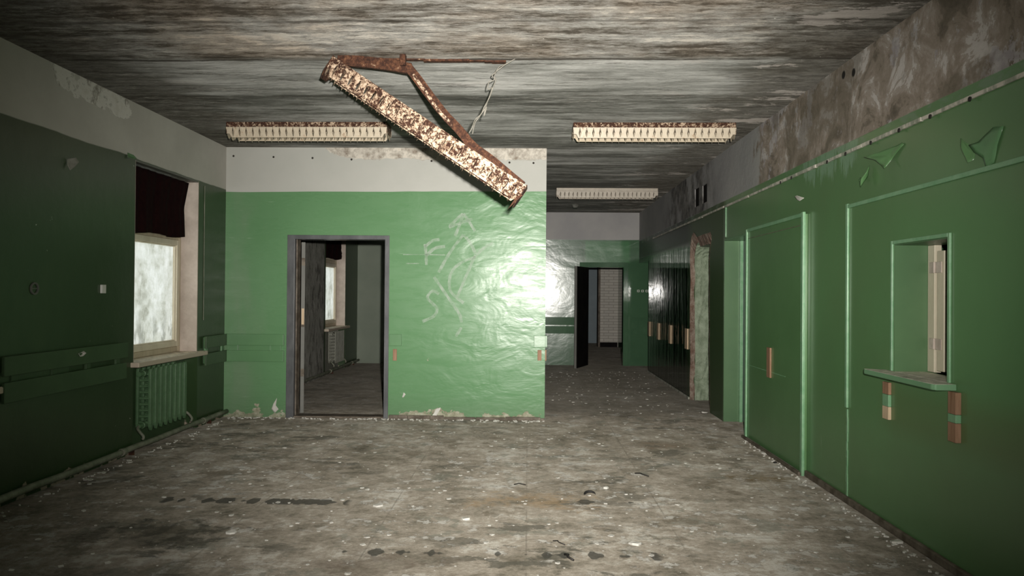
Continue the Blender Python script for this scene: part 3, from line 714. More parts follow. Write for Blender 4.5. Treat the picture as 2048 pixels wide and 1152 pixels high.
# baseboards
bm = nb(); box(bm, XR-.025, XR-.0005, -3.0, QY0-.013, 0, .05); link('baseboard_right', bm, M['base'], kind='structure', bevel=.008)
bm = nb(); box(bm, XR-.07, XR-.0455, QY0, QY1, 0, .03); link('baseboard_door', bm, M['base'], kind='structure', bevel=.006)
bm = nb(); box(bm, XR-.02, XR-.0005, bro_w[0][0]+.02, YE, 0, .035); link('baseboard_corridor', bm, M['ledge'], kind='structure', bevel=.006)
bm = nb(); x = FX1+.01
while x < XE-.01:
    L_ = rn.uniform(.10, .42); box(bm, x, min(x+L_-.004, XE), D-.022-rn.uniform(0, .012), D-.0005, 0, .028+rn.uniform(0, .02)); x += L_
link('baseboard_center', bm, M['base'], kind='structure', bevel=.006)

# ------------------------------------------------------------------ serving hatch and shelf
hf = empty('serving_hatch', (XR, (HY0+HY1)/2, SHZ)); OX, OY, OZ = hf.location
tag(hf, 'small serving hatch opening in the right wall with beige folded shutter', 'hatch')
def rel(bm):
    for v in bm.verts: v.co -= Vector((OX, OY, OZ))
    return bm
bm = nb(); e = .022
box(bm, XR-.014, XR-.0005, HY0-e, HY0, SHZ+.001, HZ1+e); box(bm, XR-.014, XR-.0005, HY1, HY1+e, SHZ+.001, HZ1+e); box(bm, XR-.014, XR-.0005, HY0, HY1, HZ1, HZ1+e)
link('hatch_frame', rel(bm), M['green_trim'], hf, bevel=.003)
bm = nb(); t = .006
box(bm, XR+.001, XR+RT, HY1-t, HY1-.0005, SHZ+.001, HZ1-.001); box(bm, XR+.001, XR+RT, HY0+.001, HY1-t, HZ1-t, HZ1-.0005); box(bm, XR+.001, XR+RT, HY0+.0005, HY0+t, SHZ+.001, HZ1-t)
link('lining', rel(bm), M['green_pale'], hf)
XS = XR+.20
sp = [onx(px, 600, XS).y for px in (1857, 1868.5, 1873.5, 1888)]
bm = nb(); box(bm, XS, XS+.045, sp[1], HY1-t, SHZ+.001, HZ1-t-.001); link('shutter_frame', rel(bm), M['cream'], hf, bevel=.004)
bm = nb(); box(bm, XS, XS+.04, sp[3], sp[2], SHZ+.015, HZ1-.045); sh = link('shutter', rel(bm), M['cream'], hf, bevel=.004)
for (pa, pb) in ((524, 546), (677, 699)):
    za, zb = onx(1871, pb, XS).z, onx(1871, pa, XS).z
    bm = nb(); box(bm, XS-.006, XS-.0005, sp[3]+.02, sp[0]-.018, za, zb); tube(bm, [(XS-.008, (sp[1]+sp[2])/2, za), (XS-.008, (sp[1]+sp[2])/2, zb)], .008, 8)
    link('hinge', rel(bm), M['reveal'], sh, bevel=.002)

s_pts = [onz(px, py, SHZ) for px, py in ((1729, 737.5), (1864, 768.5))]
yfar, ynear = s_pts[0].y, s_pts[1].y; xfr = (s_pts[0].x+s_pts[1].x)/2
yn2 = onx(1914, 760).y; yf2 = onx(1772, 733).y
bm = nb(); prism(bm, [(XR-.0005, yf2, SHZ), (xfr+.01, yfar+.02, SHZ), (xfr, yfar-.01, SHZ), (xfr, ynear+.02, SHZ), (xfr+.012, ynear, SHZ), (XR-.0005, yn2, SHZ)], (0, 0, -.032))
box(bm, XR, XR+RT-.07, HY0+.0065, HY1-.0065, SHZ-.03, SHZ)
shelf = link('shelf', bm, M['shelf'], bevel=.005)
tag(shelf, 'dusty angled green wooden shelf projecting below the serving hatch', 'shelf')
def bracket(name, px0, px1, pys, mats, label, group=None, cat='wooden batten', thick=.02):
    y0, y1 = onx(px1, 800).y, onx(px0, 800).y
    root = empty(name, (XR-thick/2, (y0+y1)/2, 0)); tag(root, label, cat, group)
    for (pa, pb, mk, nm) in pys:
        za, zb = onx((px0+px1)/2, pb).z, onx((px0+px1)/2, pa).z
        bm = nb(); box(bm, -thick/2, thick/2-.0005, -(y1-y0)/2, (y1-y0)/2, za, zb); link(nm, bm, M[mk], root, bevel=.002)
    return root
bracket('shelf_support', 1771, 1783, ((764, 788, 'bare', 'upper_block'), (788.5, 812, 'green_trim', 'painted_block'), (812.5, 838, 'bare_pale', 'lower_block')), None, 'thin wooden support batten under the left end of the hatch shelf')
bracket('shelf_support', 1907, 1923, ((784, 828, 'bare', 'upper_block'), (828.5, 845, 'green_trim', 'painted_block'), (845.5, 884, 'bare', 'lower_block')), None, 'wider wooden support batten under the right end of the hatch shelf', thick=.03)
def bare_block(px0, px1, py0, py1, label, mk='bare', xp=XR-.001, group=None):
    y0, y1 = onx(px1, (py0+py1)/2, xp).y, onx(px0, (py0+py1)/2, xp).y
    pc = (px0+px1)/2; za, zb = onx(pc, py1, xp).z, onx(pc, py0, xp).z
    bm = nb(); box(bm, -.016, 0, -(y1-y0)/2, (y1-y0)/2, 0, zb-za); o = link('wooden_batten', bm, M[mk], bevel=.002); o.location = (xp, (y0+y1)/2, za)
    return tag(o, label, 'wooden batten', group)
bare_block(1536.5, 1543, 695, 755, 'bare unpainted wooden batten on the green boarded door', xp=XR-.0225)
g_ = 'bare battens on the dark corridor wall'
bare_block(1297.5, 1300.5, 643, 672, 'tiny bare batten at the far end edge of the corridor wall', 'bare_pale', group=g_)
bare_block(1315.5, 1319, 646, 679, 'bare batten on the dark wall, third back from the broken doorway' if False else 'bare batten on the dark corridor wall, second from the far end', 'bare_pale', group=g_)
bare_block(1339, 1343, 650, 687, 'bare batten on the dark corridor wall, next to nearest the broken doorway', 'bare_pale', group=g_)
bare_block(1371.5, 1376.5, 657, 698, 'bare batten right beside the broken doorway', 'bare_pale', group=g_)

# ------------------------------------------------------------------ wall rails (bumper boards)
def zx(px, py, X=XL): return onx(px, py, X).z
TH = .022
# left wall, in front of camera up to the first window
rail = empty('wall_rail', (XL, 5.4, .85)); tag(rail, 'double green wooden bumper rail along the left wall before the window', 'wall rail')
def lbox(y0, y1, z0, z1, x0, x1, name, par, base, mat='green', bev=.003):
    bm = nb(); box(bm, x0, x1, y0, y1, z0, z1)
    for v in bm.verts: v.co -= Vector(base)
    return link(name, bm, M[mat], par, bevel=bev)
Bz = dict(u0=.865, u1=.995, l0=.685, l1=.822)
ye = onx(256, 700, XL+.04).y; ys = onx(4, 740, XL+.04).y+.02; bs = (XL, 5.4, .85)
lbox(ys, ye, Bz['u0'], Bz['u1'], XL+.021, XL+.043, 'upper_board', rail, bs, 'green_left')
lbox(ys, ye-.02, Bz['l0'], Bz['l1'], XL+.021, XL+.043, 'lower_board', rail, bs, 'green_left')
for k in range(4):
    y = ys+.1+(ye-ys-.25)*k/3; lbox(y, y+.06, Bz['l0'], Bz['u1']-.01, XL+.0005, XL+.0205, 'spacer', rail, bs, 'green_left')
lbox(ys+.001, onx(140, 745, XL+.02).y, .80, .89, XL+.0005, XL+.010, 'backing_strip', rail, bs, 'green_left')
# left wall beyond the window
rail = empty('wall_rail', (XL, 8.3, .85)); tag(rail, 'short green bumper rail in the corner between left window and doorway wall', 'wall rail'); bs = (XL, 8.3, .85)
y0 = onx(412, 690, XL+.04).y
z_ = [ony(500, p, D-.03).z for p in (668, 690.5, 700.5, 723)]
lbox(y0, D-.001, z_[1], z_[0], XL+.021, XL+.043, 'upper_board', rail, bs, 'green_left'); lbox(y0, D-.001, z_[3], z_[2], XL+.021, XL+.043, 'lower_board', rail, bs, 'green_left')
lbox(y0+.03, y0+.09, z_[3]+.02, z_[0]-.01, XL+.0005, XL+.0205, 'spacer', rail, bs); lbox(D-.12, D-.06, z_[3]+.02, z_[0]-.01, XL+.0005, XL+.0205, 'spacer', rail, bs)
# partition, left of the door
rail = empty('wall_rail', (-3.1, D, .85)); tag(rail, 'double green bumper rail between the corner and grey doorway', 'wall rail'); bs = (-3.1, D, .85)
xr_ = ony(567, 690, D-.04).x
def pbox(x0, x1, z0, z1, y0, y1, name, par, base, mat='green', bev=.003):
    bm = nb(); box(bm, x0, x1, y0, y1, z0, z1)
    for v in bm.verts: v.co -= Vector(base)
    return link(name, bm, M[mat], par, bevel=bev)
pbox(XL+.044, xr_, z_[1], z_[0], D-.043, D-.021, 'upper_board', rail, bs); pbox(XL+.044, xr_, z_[3], z_[2], D-.043, D-.021, 'lower_board', rail, bs)
for px in (470, 556): x = ony(px, 690).x; pbox(x-.06, x+.04, z_[3]+.02, z_[0]-.01, D-.0205, D-.0005, 'spacer', rail, bs)
pbox(ony(474, 690).x+.03, ony(545, 690).x-.02, z_[2]-.01, z_[1]+.01, D-.01, D-.0005, 'backing_strip', rail, bs)
def stub(pa, pb, ya, yb, label, wrap=False):
    x0, x1 = ony(pa, 680, D-.03).x, ony(pb, 680, D-.03).x; z0, z1 = ony(pa, yb).z, ony(pa, ya).z
    base = ((x0+x1)/2, D, z0); r_ = empty('rail_stub', base); tag(r_, label, 'wall rail')
    pbox(x0, x1, z0, z1, D-.043, D-.021, 'board', r_, base)
    if wrap:
        pbox(XE+.001, XE+.022, z0, z1, D-.0205, D+.25, 'return_board', r_, base)
        pbox(x0+.03, XE-.001, z0+.01, z1-.01, D-.0205, D-.0005, 'spacer', r_, base)
    else: pbox(x0+.01, x1-.01, z0+.01, z1-.01, D-.0205, D-.0005, 'spacer', r_, base)
stub(779, 803, 668, 691, 'short green rail stub beside the right jamb of grey doorway')
stub(1068, 1091, 671, 694, 'short green rail stub wrapping the free corner of the partition', True)
def fblock(px0, px1, py0, py1, label):
    a, c = ony(px0, py1), ony(px1, py0)
    bm = nb(); box(bm, -(c.x-a.x)/2, (c.x-a.x)/2, -.014, 0, 0, c.z-a.z); o = link('wooden_batten', bm, M['bare'], bevel=.002); o.location = ((a.x+c.x)/2, D-.0005, a.z)
    tag(o, label, 'wooden batten')
fblock(786, 794, 698, 721, 'bare brown wooden batten below the rail stub beside the doorway')
fblock(1075, 1083, 700, 721, 'bare brown wooden batten below the rail stub at partition corner')
bm = nb(); box(bm, XE+.0005, XE+.016, D+.02, D+.08, ony(1090, 722).z, ony(1090, 700).z); tag(link('wooden_batten', bm, M['bare'], bevel=.002), 'bare batten on the corridor side of the partition corner', 'wooden batten')
# faint far-wall rails
rail = empty('wall_rail', (.8, DF, .85)); tag(rail, 'flat green bumper rail on the far wall left of the dark door', 'wall rail'); bs = (.8, DF, .85)
zf = [ony(1120, p, DF).z for p in (634, 650, 652, 667)]
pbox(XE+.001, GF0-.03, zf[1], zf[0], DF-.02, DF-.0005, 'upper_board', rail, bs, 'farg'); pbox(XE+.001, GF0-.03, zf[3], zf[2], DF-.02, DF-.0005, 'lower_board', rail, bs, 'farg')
rail = empty('wall_rail', (2.5, DF, .85)); tag(rail, 'flat green bumper rail on the far wall right of the dark door', 'wall rail'); bs = (2.5, DF, .85)
pbox(GF1+.06, 3.38, zf[3], zf[0], DF-.012, DF-.0005, 'board', rail, bs, 'farg')

# ------------------------------------------------------------------ radiators and pipes
def radiator(y0, n, xf, mk, label):
    pitch = .096; zb, zt = .175, .735
    root = empty('radiator', (xf-.07, y0+n*pitch/2, zb)); tag(root, label, 'radiator', 'cast iron radiators under the windows')
    o_ = Vector(root.location)
    for k in range(n):
        bm = nb(); yc_ = y0+(k+.5)*pitch
        w_ = .027
        for (xa, xb_) in ((xf-.026, xf), (xf-.14, xf-.115)):
            pr = [(yc_-w_, zb+.05), (yc_-w_*.8, zb+.02), (yc_, zb-.015), (yc_+w_*.8, zb+.02), (yc_+w_, zb+.05), (yc_+w_, zt-.04), (yc_+w_*.7, zt-.008), (yc_, zt), (yc_-w_*.7, zt-.008), (yc_-w_, zt-.04)]
            prism(bm, [(xa, p[0], p[1]) for p in pr], (xb_-xa, 0, 0))
        for j in range(9):
            zz_ = zb+.05+j*.055; box(bm, xf-.115, xf-.026, yc_-.012, yc_+.012, zz_, zz_+.022)
        tube(bm, [(xf-.07, yc_-pitch/2+.002, zt-.05), (xf-.07, yc_+pitch/2-.002, zt-.05)], .032, 12)
        tube(bm, [(xf-.07, yc_-pitch/2+.002, zb+.04), (xf-.07, yc_+pitch/2-.002, zb+.04)], .032, 12)
        for v in bm.verts: v.co -= o_
        link('radiator_section', bm, M[mk], root, bevel=.004)
    for (z, yy_, nm) in ((zt-.05, y0-.03, 'end_plug'), (zb+.04, y0-.03, 'end_plug'), (zb+.04, y0+n*pitch+.03, 'end_plug')):
        bm = nb(); tube(bm, [(xf-.07, yy_-.03, z), (xf-.07, yy_+.03, z)], .024, 12)
        for v in bm.verts: v.co -= o_
        link(nm, bm, M[mk], root, smooth=False)
    # connections down to the floor pipe
    for (ya, s) in ((y0-.05, -1), (y0+n*pitch+.05, 1)):
        bm = nb(); zz_ = zb+.04
        tube(bm, smooth_path([(xf-.07, ya-s*.01, zz_), (xf-.06, ya+s*.04, zz_-.01), (xf-.03, ya+s*.055, zz_-.04), (xf-.0, ya+s*.05, zz_-.08), (xf-.008, ya+s*.045, .108)], 5), .013, 8)
        for v in bm.verts: v.co -= o_
        link('connecting_pipe', bm, M['pipe'], root, smooth=True)
    return root
ry = onx(300, 800, -3.435).y
radiator(ry-.01, 8, -3.435, 'rad', 'green cast iron radiator under the near left window')
ry2 = W2[0]+.55
radiator(ry2, 7, -3.445, 'rad_pale', 'grey radiator under the window of the room behind the doorway')
def pipe_run(y0, y1, label):
    bm = nb(); pts = []; k = 0; y = y0; rr = random.Random(5)
    while y < y1:
        pts.append((XL+.040+rr.uniform(-.003, .003), y, .064+rr.uniform(-.004, .004))); y += .35
    pts.append((XL+.040, y1, .066)); tube(bm, pts, .026, 12)
    root = link('heating_pipe', bm, M['pipe'], smooth=True); tag(root, label, 'pipe')
    for (yy_) in (y0+1.1, y0+2.6, y0+4.3, y0+5.9):
        if yy_ > y1-.2: break
        bm = nb(); tube(bm, [(XL+.045, yy_, .064), (XL+.045, yy_+.05, .064)], .033, 12); link('pipe_joint', bm, M['pipe'], root)
        bm = nb(); box(bm, XL+.001, XL+.045, yy_+.2, yy_+.215, .0, .04); link('pipe_clip', bm, M['rust'], root)
pipe_run(2.0, D-.01, 'grey-green heating pipe running along the foot of the left wall')
pipe_run(D+.16, DF-.02, 'dark heating pipe along the foot of the side room wall')

# ------------------------------------------------------------------ louvred ceiling lamps
LAMP_L = 1.60
def louver_parts(L, mk_side, n, root, hgt=.098, wid=.22, top=0.0, broken=None):
    """two slotted side panels and cross blades; local x along lamp, z down from top"""
    pitch = L/n
    for s in (-1, 1):
        bm = nb(); y0 = s*wid/2
        outer_ = [(0, top), (0, top-hgt*.62), (.03, top-hgt*.64), (.05, top-hgt), (L-.05, top-hgt), (L-.03, top-hgt*.64), (L, top-hgt*.62), (L, top)]
        hl = []
        for k in range(1, n):
            x = k*pitch; a = .13*pitch
            hl.append([(x-.03*pitch, top-.05*hgt), (x+.03*pitch, top-.05*hgt), (x+.17*pitch, top-hgt*.50), (x+.14*pitch, top-hgt*.62), (x+.03*pitch, top-hgt*.90), (x-.03*pitch, top-hgt*.90), (x-.14*pitch, top-hgt*.62), (x-.17*pitch, top-hgt*.5)])
        slab(bm, outer_, hl, 'y', y0-.002, .004)
        for v in bm.verts:                      # lean the panel inwards towards the bottom
            v.co.y -= s*(top-v.co.z)*.22
        link('side_panel', bm, M[mk_side], root)
    bm = nb()
    for k in range(n+1):
        x = k*pitch if 0 < k < n else (.006 if k == 0 else L-.008)
        h0 = top-hgt-.002
        pts = [(x, -wid/2+.006, top-.01), (x, wid/2-.006, top-.01), (x, wid/2-.006-(hgt*.2), top-hgt*.8), (x, wid/2-.05, h0), (x, wid/2-.055, h0-.018 if 0 < k < n else h0), (x, wid/2-.075, h0-.002), (x, 0, top-hgt*.72), (x, -wid/2+.075, h0-.002), (x, -wid/2+.055, h0-.018 if 0 < k < n else h0), (x, -wid/2+.05, h0), (x, -wid/2+.006+(hgt*.2), top-hgt*.8)]
        prism(bm, pts, (.0015, 0, 0))
    link('louver_blades', bm, M[mk_side], root)
def lamp(px0, px1, py, mk_h, mk_s, label, rotz=0.0, hh=.05):
    a = onz(px0, py, H-.0); c = onz(px1, py, H)
    yc_ = (a.y+c.y)/2; x0 = ony(px0, py+20, yc_-.11).x; x1 = ony(px1, py+20, yc_-.11).x; L = x1-x0
    root = empty('ceiling_lamp', (x0, yc_, H), (0, 0, rotz)); tag(root, label, 'ceiling lamp', 'louvred fluorescent ceiling lamps')
    bm = nb(); box(bm, .005, L-.005, -.115, .115, -hh, -.001); box(bm, .02, L-.02, -.06, .06, -hh-.012, -hh-.0005); link('housing', bm, M[mk_h], root, bevel=.004)
    louver_parts(L, mk_s, 24, root, top=-hh-.001)
    for x in (.002, L-.006):
        bm = nb(); box(bm, x, x+.004, -.11, .11, -hh-.06, -.002); link('end_cap', bm, M[mk_h], root)
    return root
lamp(452, 775, 249, 'rust_dk', 'lamp_cream', 'rusty-topped cream louvred ceiling lamp above the grey doorway, left side', -.012)
lamp(1146.5, 1472.5, 250, 'rust_dk', 'lamp_cream', 'rusty-topped cream louvred ceiling lamp near the right wall', -.004)
lamp(1112.8, 1316, 378, 'lamp_clean', 'lamp_clean', 'cleaner louvred ceiling lamp farthest down the corridor')

# fallen lamp hanging by one end
YH = 5.2
A_ = ony(672, 122, YH); C_ = ony(1053, 378, YH+.02); dx = C_-A_; Lh = dx.length
an = math.atan2(dx.z, dx.x)
fl = empty('hanging_lamp', A_); tag(fl, 'broken rusted louvred lamp hanging diagonally from the ceiling by one end', 'ceiling lamp')
tilt = empty('louver', (0, 0, 0)); COL.objects.unlink(tilt); bpy.data.objects.remove(tilt)
before = set(bpy.data.objects)
louver_parts(Lh, 'rust_cream', 25, fl, hgt=.125, wid=.20, top=0.0)
bm = nb(); box(bm, .0, Lh, -.09, .09, -.012, .006); box(bm, 0, Lh, -.094, -.090, -.03, .006); link('reflector_tray', bm, M['rust_cream'], fl, bevel=.002)
for x in (0, Lh-.006):
    bm = nb(); prism(bm, [(x, -.10, .012), (x, .10, .012), (x, .10, -.10), (x, .05, -.155), (x, -.06, -.165), (x, -.10, -.10)], (.005, 0, 0)); link('end_cap', bm, M['rust'], fl)
bm = nb()
prism(bm, [(Lh-.02, -.095, -.09), (Lh+.01, -.095, -.06), (Lh-.02, -.095, -.20)], (0, .004, 0)); link('torn_corner', bm, M['rust'], fl)
R_ = Matrix.Rotation(-an, 4, 'Y')
for o in set(bpy.data.objects)-before:
    o.data.transform(R_)
# bent mounting channel, two lengths
def channel(pts, name, wid=.078, dep=.035, mk='rust', yoff=.03):
    bm = nb(); P_ = smooth_path([ony(px, py, YH+yo+yoff) for px, py, yo in pts], 4)
    rings = []
    prof = [(-wid/2, -dep/2), (wid/2, -dep/2), (wid/2, dep/2), (wid/2-.008, dep/2), (wid/2-.008, -dep/2+.006), (-wid/2+.008, -dep/2+.006), (-wid/2+.008, dep/2), (-wid/2, dep/2)]
    for i, p in enumerate(P_):
        t = (P_[min(i+1, len(P_)-1)]-P_[max(i-1, 0)]).normalized(); nv = Vector((0, 1, 0)); s_ = t.cross(nv).normalized()
        j = mnoise.noise(p*9)*.006
        rings.append([bm.verts.new(p+s_*(q[0]*(1+j*8))+nv*(q[1]+j)) for q in prof])
    n = len(prof)
    for r1, r2 in zip(rings, rings[1:]):
        for k in range(n): bm.faces.new((r1[k], r1[(k+1) % n], r2[(k+1) % n], r2[k]))
    bm.faces.new(rings[0][::-1]); bm.faces.new(rings[-1])
    for v in bm.verts: v.co -= A_
    return link(name, bm, M[mk], fl)
channel([(676, 118, 0), (700, 122, 0), (735, 125, .0), (775, 130, 0), (810, 136, 0), (822, 138, 0)], 'mounting_channel', .075)
channel([(815, 133, 0), (835, 158, .0), (860, 192, .0), (888, 228, .0), (920, 262, 0), (945, 292, 0), (985, 322, 0), (1018, 350, 0), (1045, 372, 0)], 'bent_channel', .062, yoff=.02)
channel([(826, 150, 0), (850, 182, 0), (880, 225, 0), (905, 250, 0)], 'torn_cream_strip', .022, .02, 'rust_cream', yoff=-.005)
bm = nb(); q = ony(806, 120, YH)-A_; box(bm, q.x-.02, q.x+.02, -.02, .03, q.z-.04, q.z+.04); link('bolt_plate', bm, M['rust'], fl, bevel=.004)
# rust-eaten rail left on the ceiling
p0, p1 = onz(690, 113, H), onz(1012, 120, H)
bm = nb(); x = p0.x; rn = random.Random(2)
while x < p1.x:
    L_ = rn.uniform(.05, .2); t_ = (x-p0.x)/(p1.x-p0.x); yc_ = p0.y+(p1.y-p0.y)*t_+.03
    box(bm, x, min(x+L_+.01, p1.x), yc_-.012-rn.uniform(0, .01), yc_+.02, H-.008-rn.uniform(0, .012), H-.0005); x += L_
tag(link('ceiling_bracket', bm, M['rust']), 'thin rusted strip left on the ceiling beside the hanging lamp', 'bracket')
# two twisted wires
root = empty('electric_cable', ony(1030, 120, YH)); o_ = Vector(root.location); tag(root, 'pair of thin frayed wires dangling from ceiling to the broken lamp', 'cable')
for pts in (((1030, 118), (1012, 128), (998, 134), (990, 148), (988, 160), (978, 164), (976, 178), (984, 176), (978, 196), (968, 215), (962, 228), (950, 240), (944, 256), (938, 266)),
            ((1028, 119), (1008, 131), (994, 142), (984, 152), (992, 158), (987, 172), (981, 190), (974, 206), (970, 220), (968, 232), (973, 214), (960, 232), (950, 246), (945, 268))):
    bm = nb(); tube(bm, [p-o_ for p in smooth_path([ony(px, py, YH+random.uniform(-.01, .01)) for px, py in pts], 4)], .0035, 6); link('wire', bm, M['wire'], root, smooth=True)

# ------------------------------------------------------------------ graffiti (sprayed strokes on the partition)
bm = nb(); gr = [
    [(910, 472), (921, 445), (927, 427)], [(927, 427), (934, 437), (950, 462)], [(898, 455), (923, 445), (945, 438)], [(899, 453), (912, 440), (925, 428)],
    [(850, 488), (852, 508), (853, 530)], [(850, 494), (864, 482), (879, 479)], [(852, 512), (869, 497), (890, 493)],
    [(877, 545), (900, 505), (927, 469)], [(927, 469), (940, 485), (951, 507)], [(951, 510), (934, 548), (915, 593)], [(951, 514), (918, 528), (901, 550), (901, 582), (927, 606)],
    [(953, 510), (968, 496), (986, 486)],
    [(868, 554), (895, 593), (918, 627), (923, 645)], [(923, 655), (917, 664), (912, 673)],
    [(878, 588), (865, 582), (855, 595), (866, 608), (874, 618), (868, 632), (845, 643)],
    [(806, 509), (850, 509), (890, 510)], [(812, 527), (838, 527)]]
for st in gr:
    P_ = smooth_path([ony(px, py, D-.0015) for px, py in st], 6); rr = .017 if st[0] not in ((806, 509), (812, 527)) else .006
    L1, L2 = [], []
    for i, p in enumerate(P_):
        t = (P_[min(i+1, len(P_)-1)]-P_[max(i-1, 0)]).normalized(); s_ = t.cross(Vector((0, 1, 0)))
        w_ = rr*(1+.3*mnoise.noise(p*20)); L1.append(bm.verts.new(p+s_*w_)); L2.append(bm.verts.new(p-s_*w_))
    for i in range(len(P_)-1): bm.faces.new((L1[i], L1[i+1], L2[i+1], L2[i]))
tag(link('graffiti', bm, M['chalk']), 'faded white sprayed letters and lines on the green partition wall', 'graffiti')

# ------------------------------------------------------------------ small wall fittings
def socket(px, py, label, mk='white', w_=.035, h_=.045):
    q = onx(px, py, XL); bm = nb(); box(bm, 0, .018, -w_/2, w_/2, -h_/2, h_/2); o = link('wall_socket', bm, M[mk], bevel=.003); o.location = (XL+.0005, q.y, q.z); tag(o, label, 'socket')
socket(204, 578, 'small white socket remnant on the left wall beside the window', w_=.06, h_=.07)
q = onx(68, 577, XL); bm = nb()
for k in range(18):
    a0, a1 = 2*PI*k/18, 2*PI*(k+1)/18
    prism(bm, [(0, .045*math.cos(a0), .045*math.sin(a0)), (0, .045*math.cos(a1), .045*math.sin(a1)), (0, .032*math.cos(a1), .032*math.sin(a1)), (0, .032*math.cos(a0), .032*math.sin(a0))], (.008, 0, 0))
box(bm, 0, .006, -.03, .03, -.004, .004); o = link('wall_box', bm, M['grey_leaf']); o.location = (XL+.0005, q.y, q.z); tag(o, 'empty round junction box ring on the dark left wall', 'junction box')
bm = nb(); sw = empty('light_switch', ony(1285, 582, DF)); tag(sw, 'row of small square switches on the far green wall', 'switch')
for k in range(3):
    bm = nb(); s_ = .045; x = (k-1)*.085
    for bb in ((x-s_/2, x+s_/2, s_/2-.008, s_/2), (x-s_/2, x+s_/2, -s_/2, -s_/2+.008), (x-s_/2, x-s_/2+.008, -s_/2+.008, s_/2-.008), (x+s_/2-.008, x+s_/2, -s_/2+.008, s_/2-.008)):
        box(bm, bb[0], bb[1], -.012, -.0005, bb[2], bb[3])
    link('switch_rim', bm, M['white'], sw)
bm = nb(); q0, q1 = onx(409, 368, XL), onx(409, 640, XL); tube(bm, [(XL+.004, q0.y, q1.z), (XL+.004, q0.y, q0.z-.02)], .004, 6)
tag(link('wall_wire', bm, M['pipe']), 'thin pale wire running down the left wall beside the window', 'wire')

# ------------------------------------------------------------------ curling paint flaps
def flap(pts, lift, label, mk='green_panel', wall='right', name='paint_flake'):
    """peeling sheet: outline in picture pixels on the wall, curled away from it"""
    if wall == 'right': W = [onx(px, py) for px, py in pts]; nv = Vector((-1, 0, 0))
    elif wall == 'left': W = [onx(px, py, XL) for px, py in pts]; nv = Vector((1, 0, 0))
    elif wall == 'part': W = [ony(px, py) for px, py in pts]; nv = Vector((0, -1, 0))
    elif wall == 'far': W = [ony(px, py, DF) for px, py in pts]; nv = Vector((0, -1, 0))
    else: W = [onz(px, py, H) for px, py in pts]; nv = Vector((0, 0, -1))
    c = sum(W, Vector())/len(W); bm = nb(); vs = []
    for i, p in enumerate(W): vs.append(bm.verts.new(p-c+nv*(lift[i] if not isinstance(lift, (int, float)) else lift*(.15+.85*abs(math.sin(i*1.9))))))
    cv = bm.verts.new(nv*.012)
    for i in range(len(vs)): bm.faces.new((vs[i], vs[(i+1) % len(vs)], cv))
    bmesh.ops.subdivide_edges(bm, edges=bm.edges[:], cuts=2, use_grid_fill=True)
    for v in bm.verts: v.co += nv*(.004*(1+mnoise.noise((v.co+c)*14)))
    o = link(name, bm, M[mk], smooth=True, sol=.0012); o.location = c+nv*.002; tag(o, label, 'paint flake'); return o
flap([(1751, 314), (1770, 306), (1785, 297), (1798, 291), (1807, 285), (1810, 289), (1800, 302), (1790, 318), (1787, 337), (1780, 330), (1772, 320)], [.07, .045, .02, .006, .002, .002, .004, .01, .05, .05, .06], 'large triangular paint flap curling off the upper right wall')
flap([(1744, 330), (1746, 345), (1742, 358), (1738, 375), (1736, 362), (1739, 350)], [.01, .04, .06, .05, .05, .02], 'narrow curled paint strip left of the triangular flap')
flap([(1722, 354), (1730, 357), (1735, 361), (1733, 363), (1727, 360)], [.002, .03, .05, .03, .01], 'tiny pointed paint curl beside the narrow strip', 'green_panel')
flap([(1937, 276), (1943, 284), (1950, 291), (1954, 308), (1955, 320), (1950, 326), (1945, 312), (1940, 295)], [.035, .028, .01, .004, .01, .03, .035, .04], 'tall dark paint curl at the top right near the ledge', 'green_panel')
flap([(1952, 290), (1964, 284), (1978, 268), (1992, 254), (2010, 252), (1998, 290), (1990, 325), (1976, 336), (1972, 316), (1958, 305)], [.03, .015, .008, .005, .0, .0, .0, .004, .01, .02], 'broad blistered paint sheet at the far upper right', 'green')
flap([(1595, 393), (1603, 391), (1612, 396), (1606, 402), (1598, 400)], [.02, .03, .01, .02, .01], 'small white-edged paint chip above the boarded door', 'chip')
flap([(133, 318), (140, 315), (144, 324), (140, 332), (133, 341), (131, 330)], [.0, .04, .05, .04, .02, .01], 'pale curled paint flake on the dark left wall', 'rad_pale', 'left')
flap([(254, 305), (259, 310), (264, 317), (258, 318), (252, 314)], [.0, .03, .04, .03, .01], 'small paint curl at the paint line near the left window', 'green_pale', 'left')
flap([(144, 707), (151, 702), (158, 706), (152, 712), (146, 713)], [.045, .06, .055, .05, .05], 'light plaster chip stuck on the left bumper rail', 'chip', 'left')
flap([(804, 795), (808, 784), (812, 788), (807, 795)], [.0, .02, .02, .0], 'tiny white chip on the green wall beside the doorway', 'chip', 'part')
flap([(543, 818), (549, 806), (556, 795), (553, 810), (558, 818), (550, 826)], [.0, .03, .03, .02, .01, .0], 'curled pale paint flake low on the wall left of the doorway', 'chip', 'part')
flap([(862, 834), (868, 826), (872, 817), (882, 814), (881, 818), (876, 826), (872, 834)], [.0, .01, .02, .03, .03, .02, .01], 'cream plaster flake at the foot of the partition', 'chip', 'part')
flap([(1144, 407), (1150, 404), (1157, 406), (1154, 411), (1147, 411)], [.005, .03, .03, .05, .05], 'pale plaster scrap hanging from the corridor ceiling', 'chip', 'ceil')

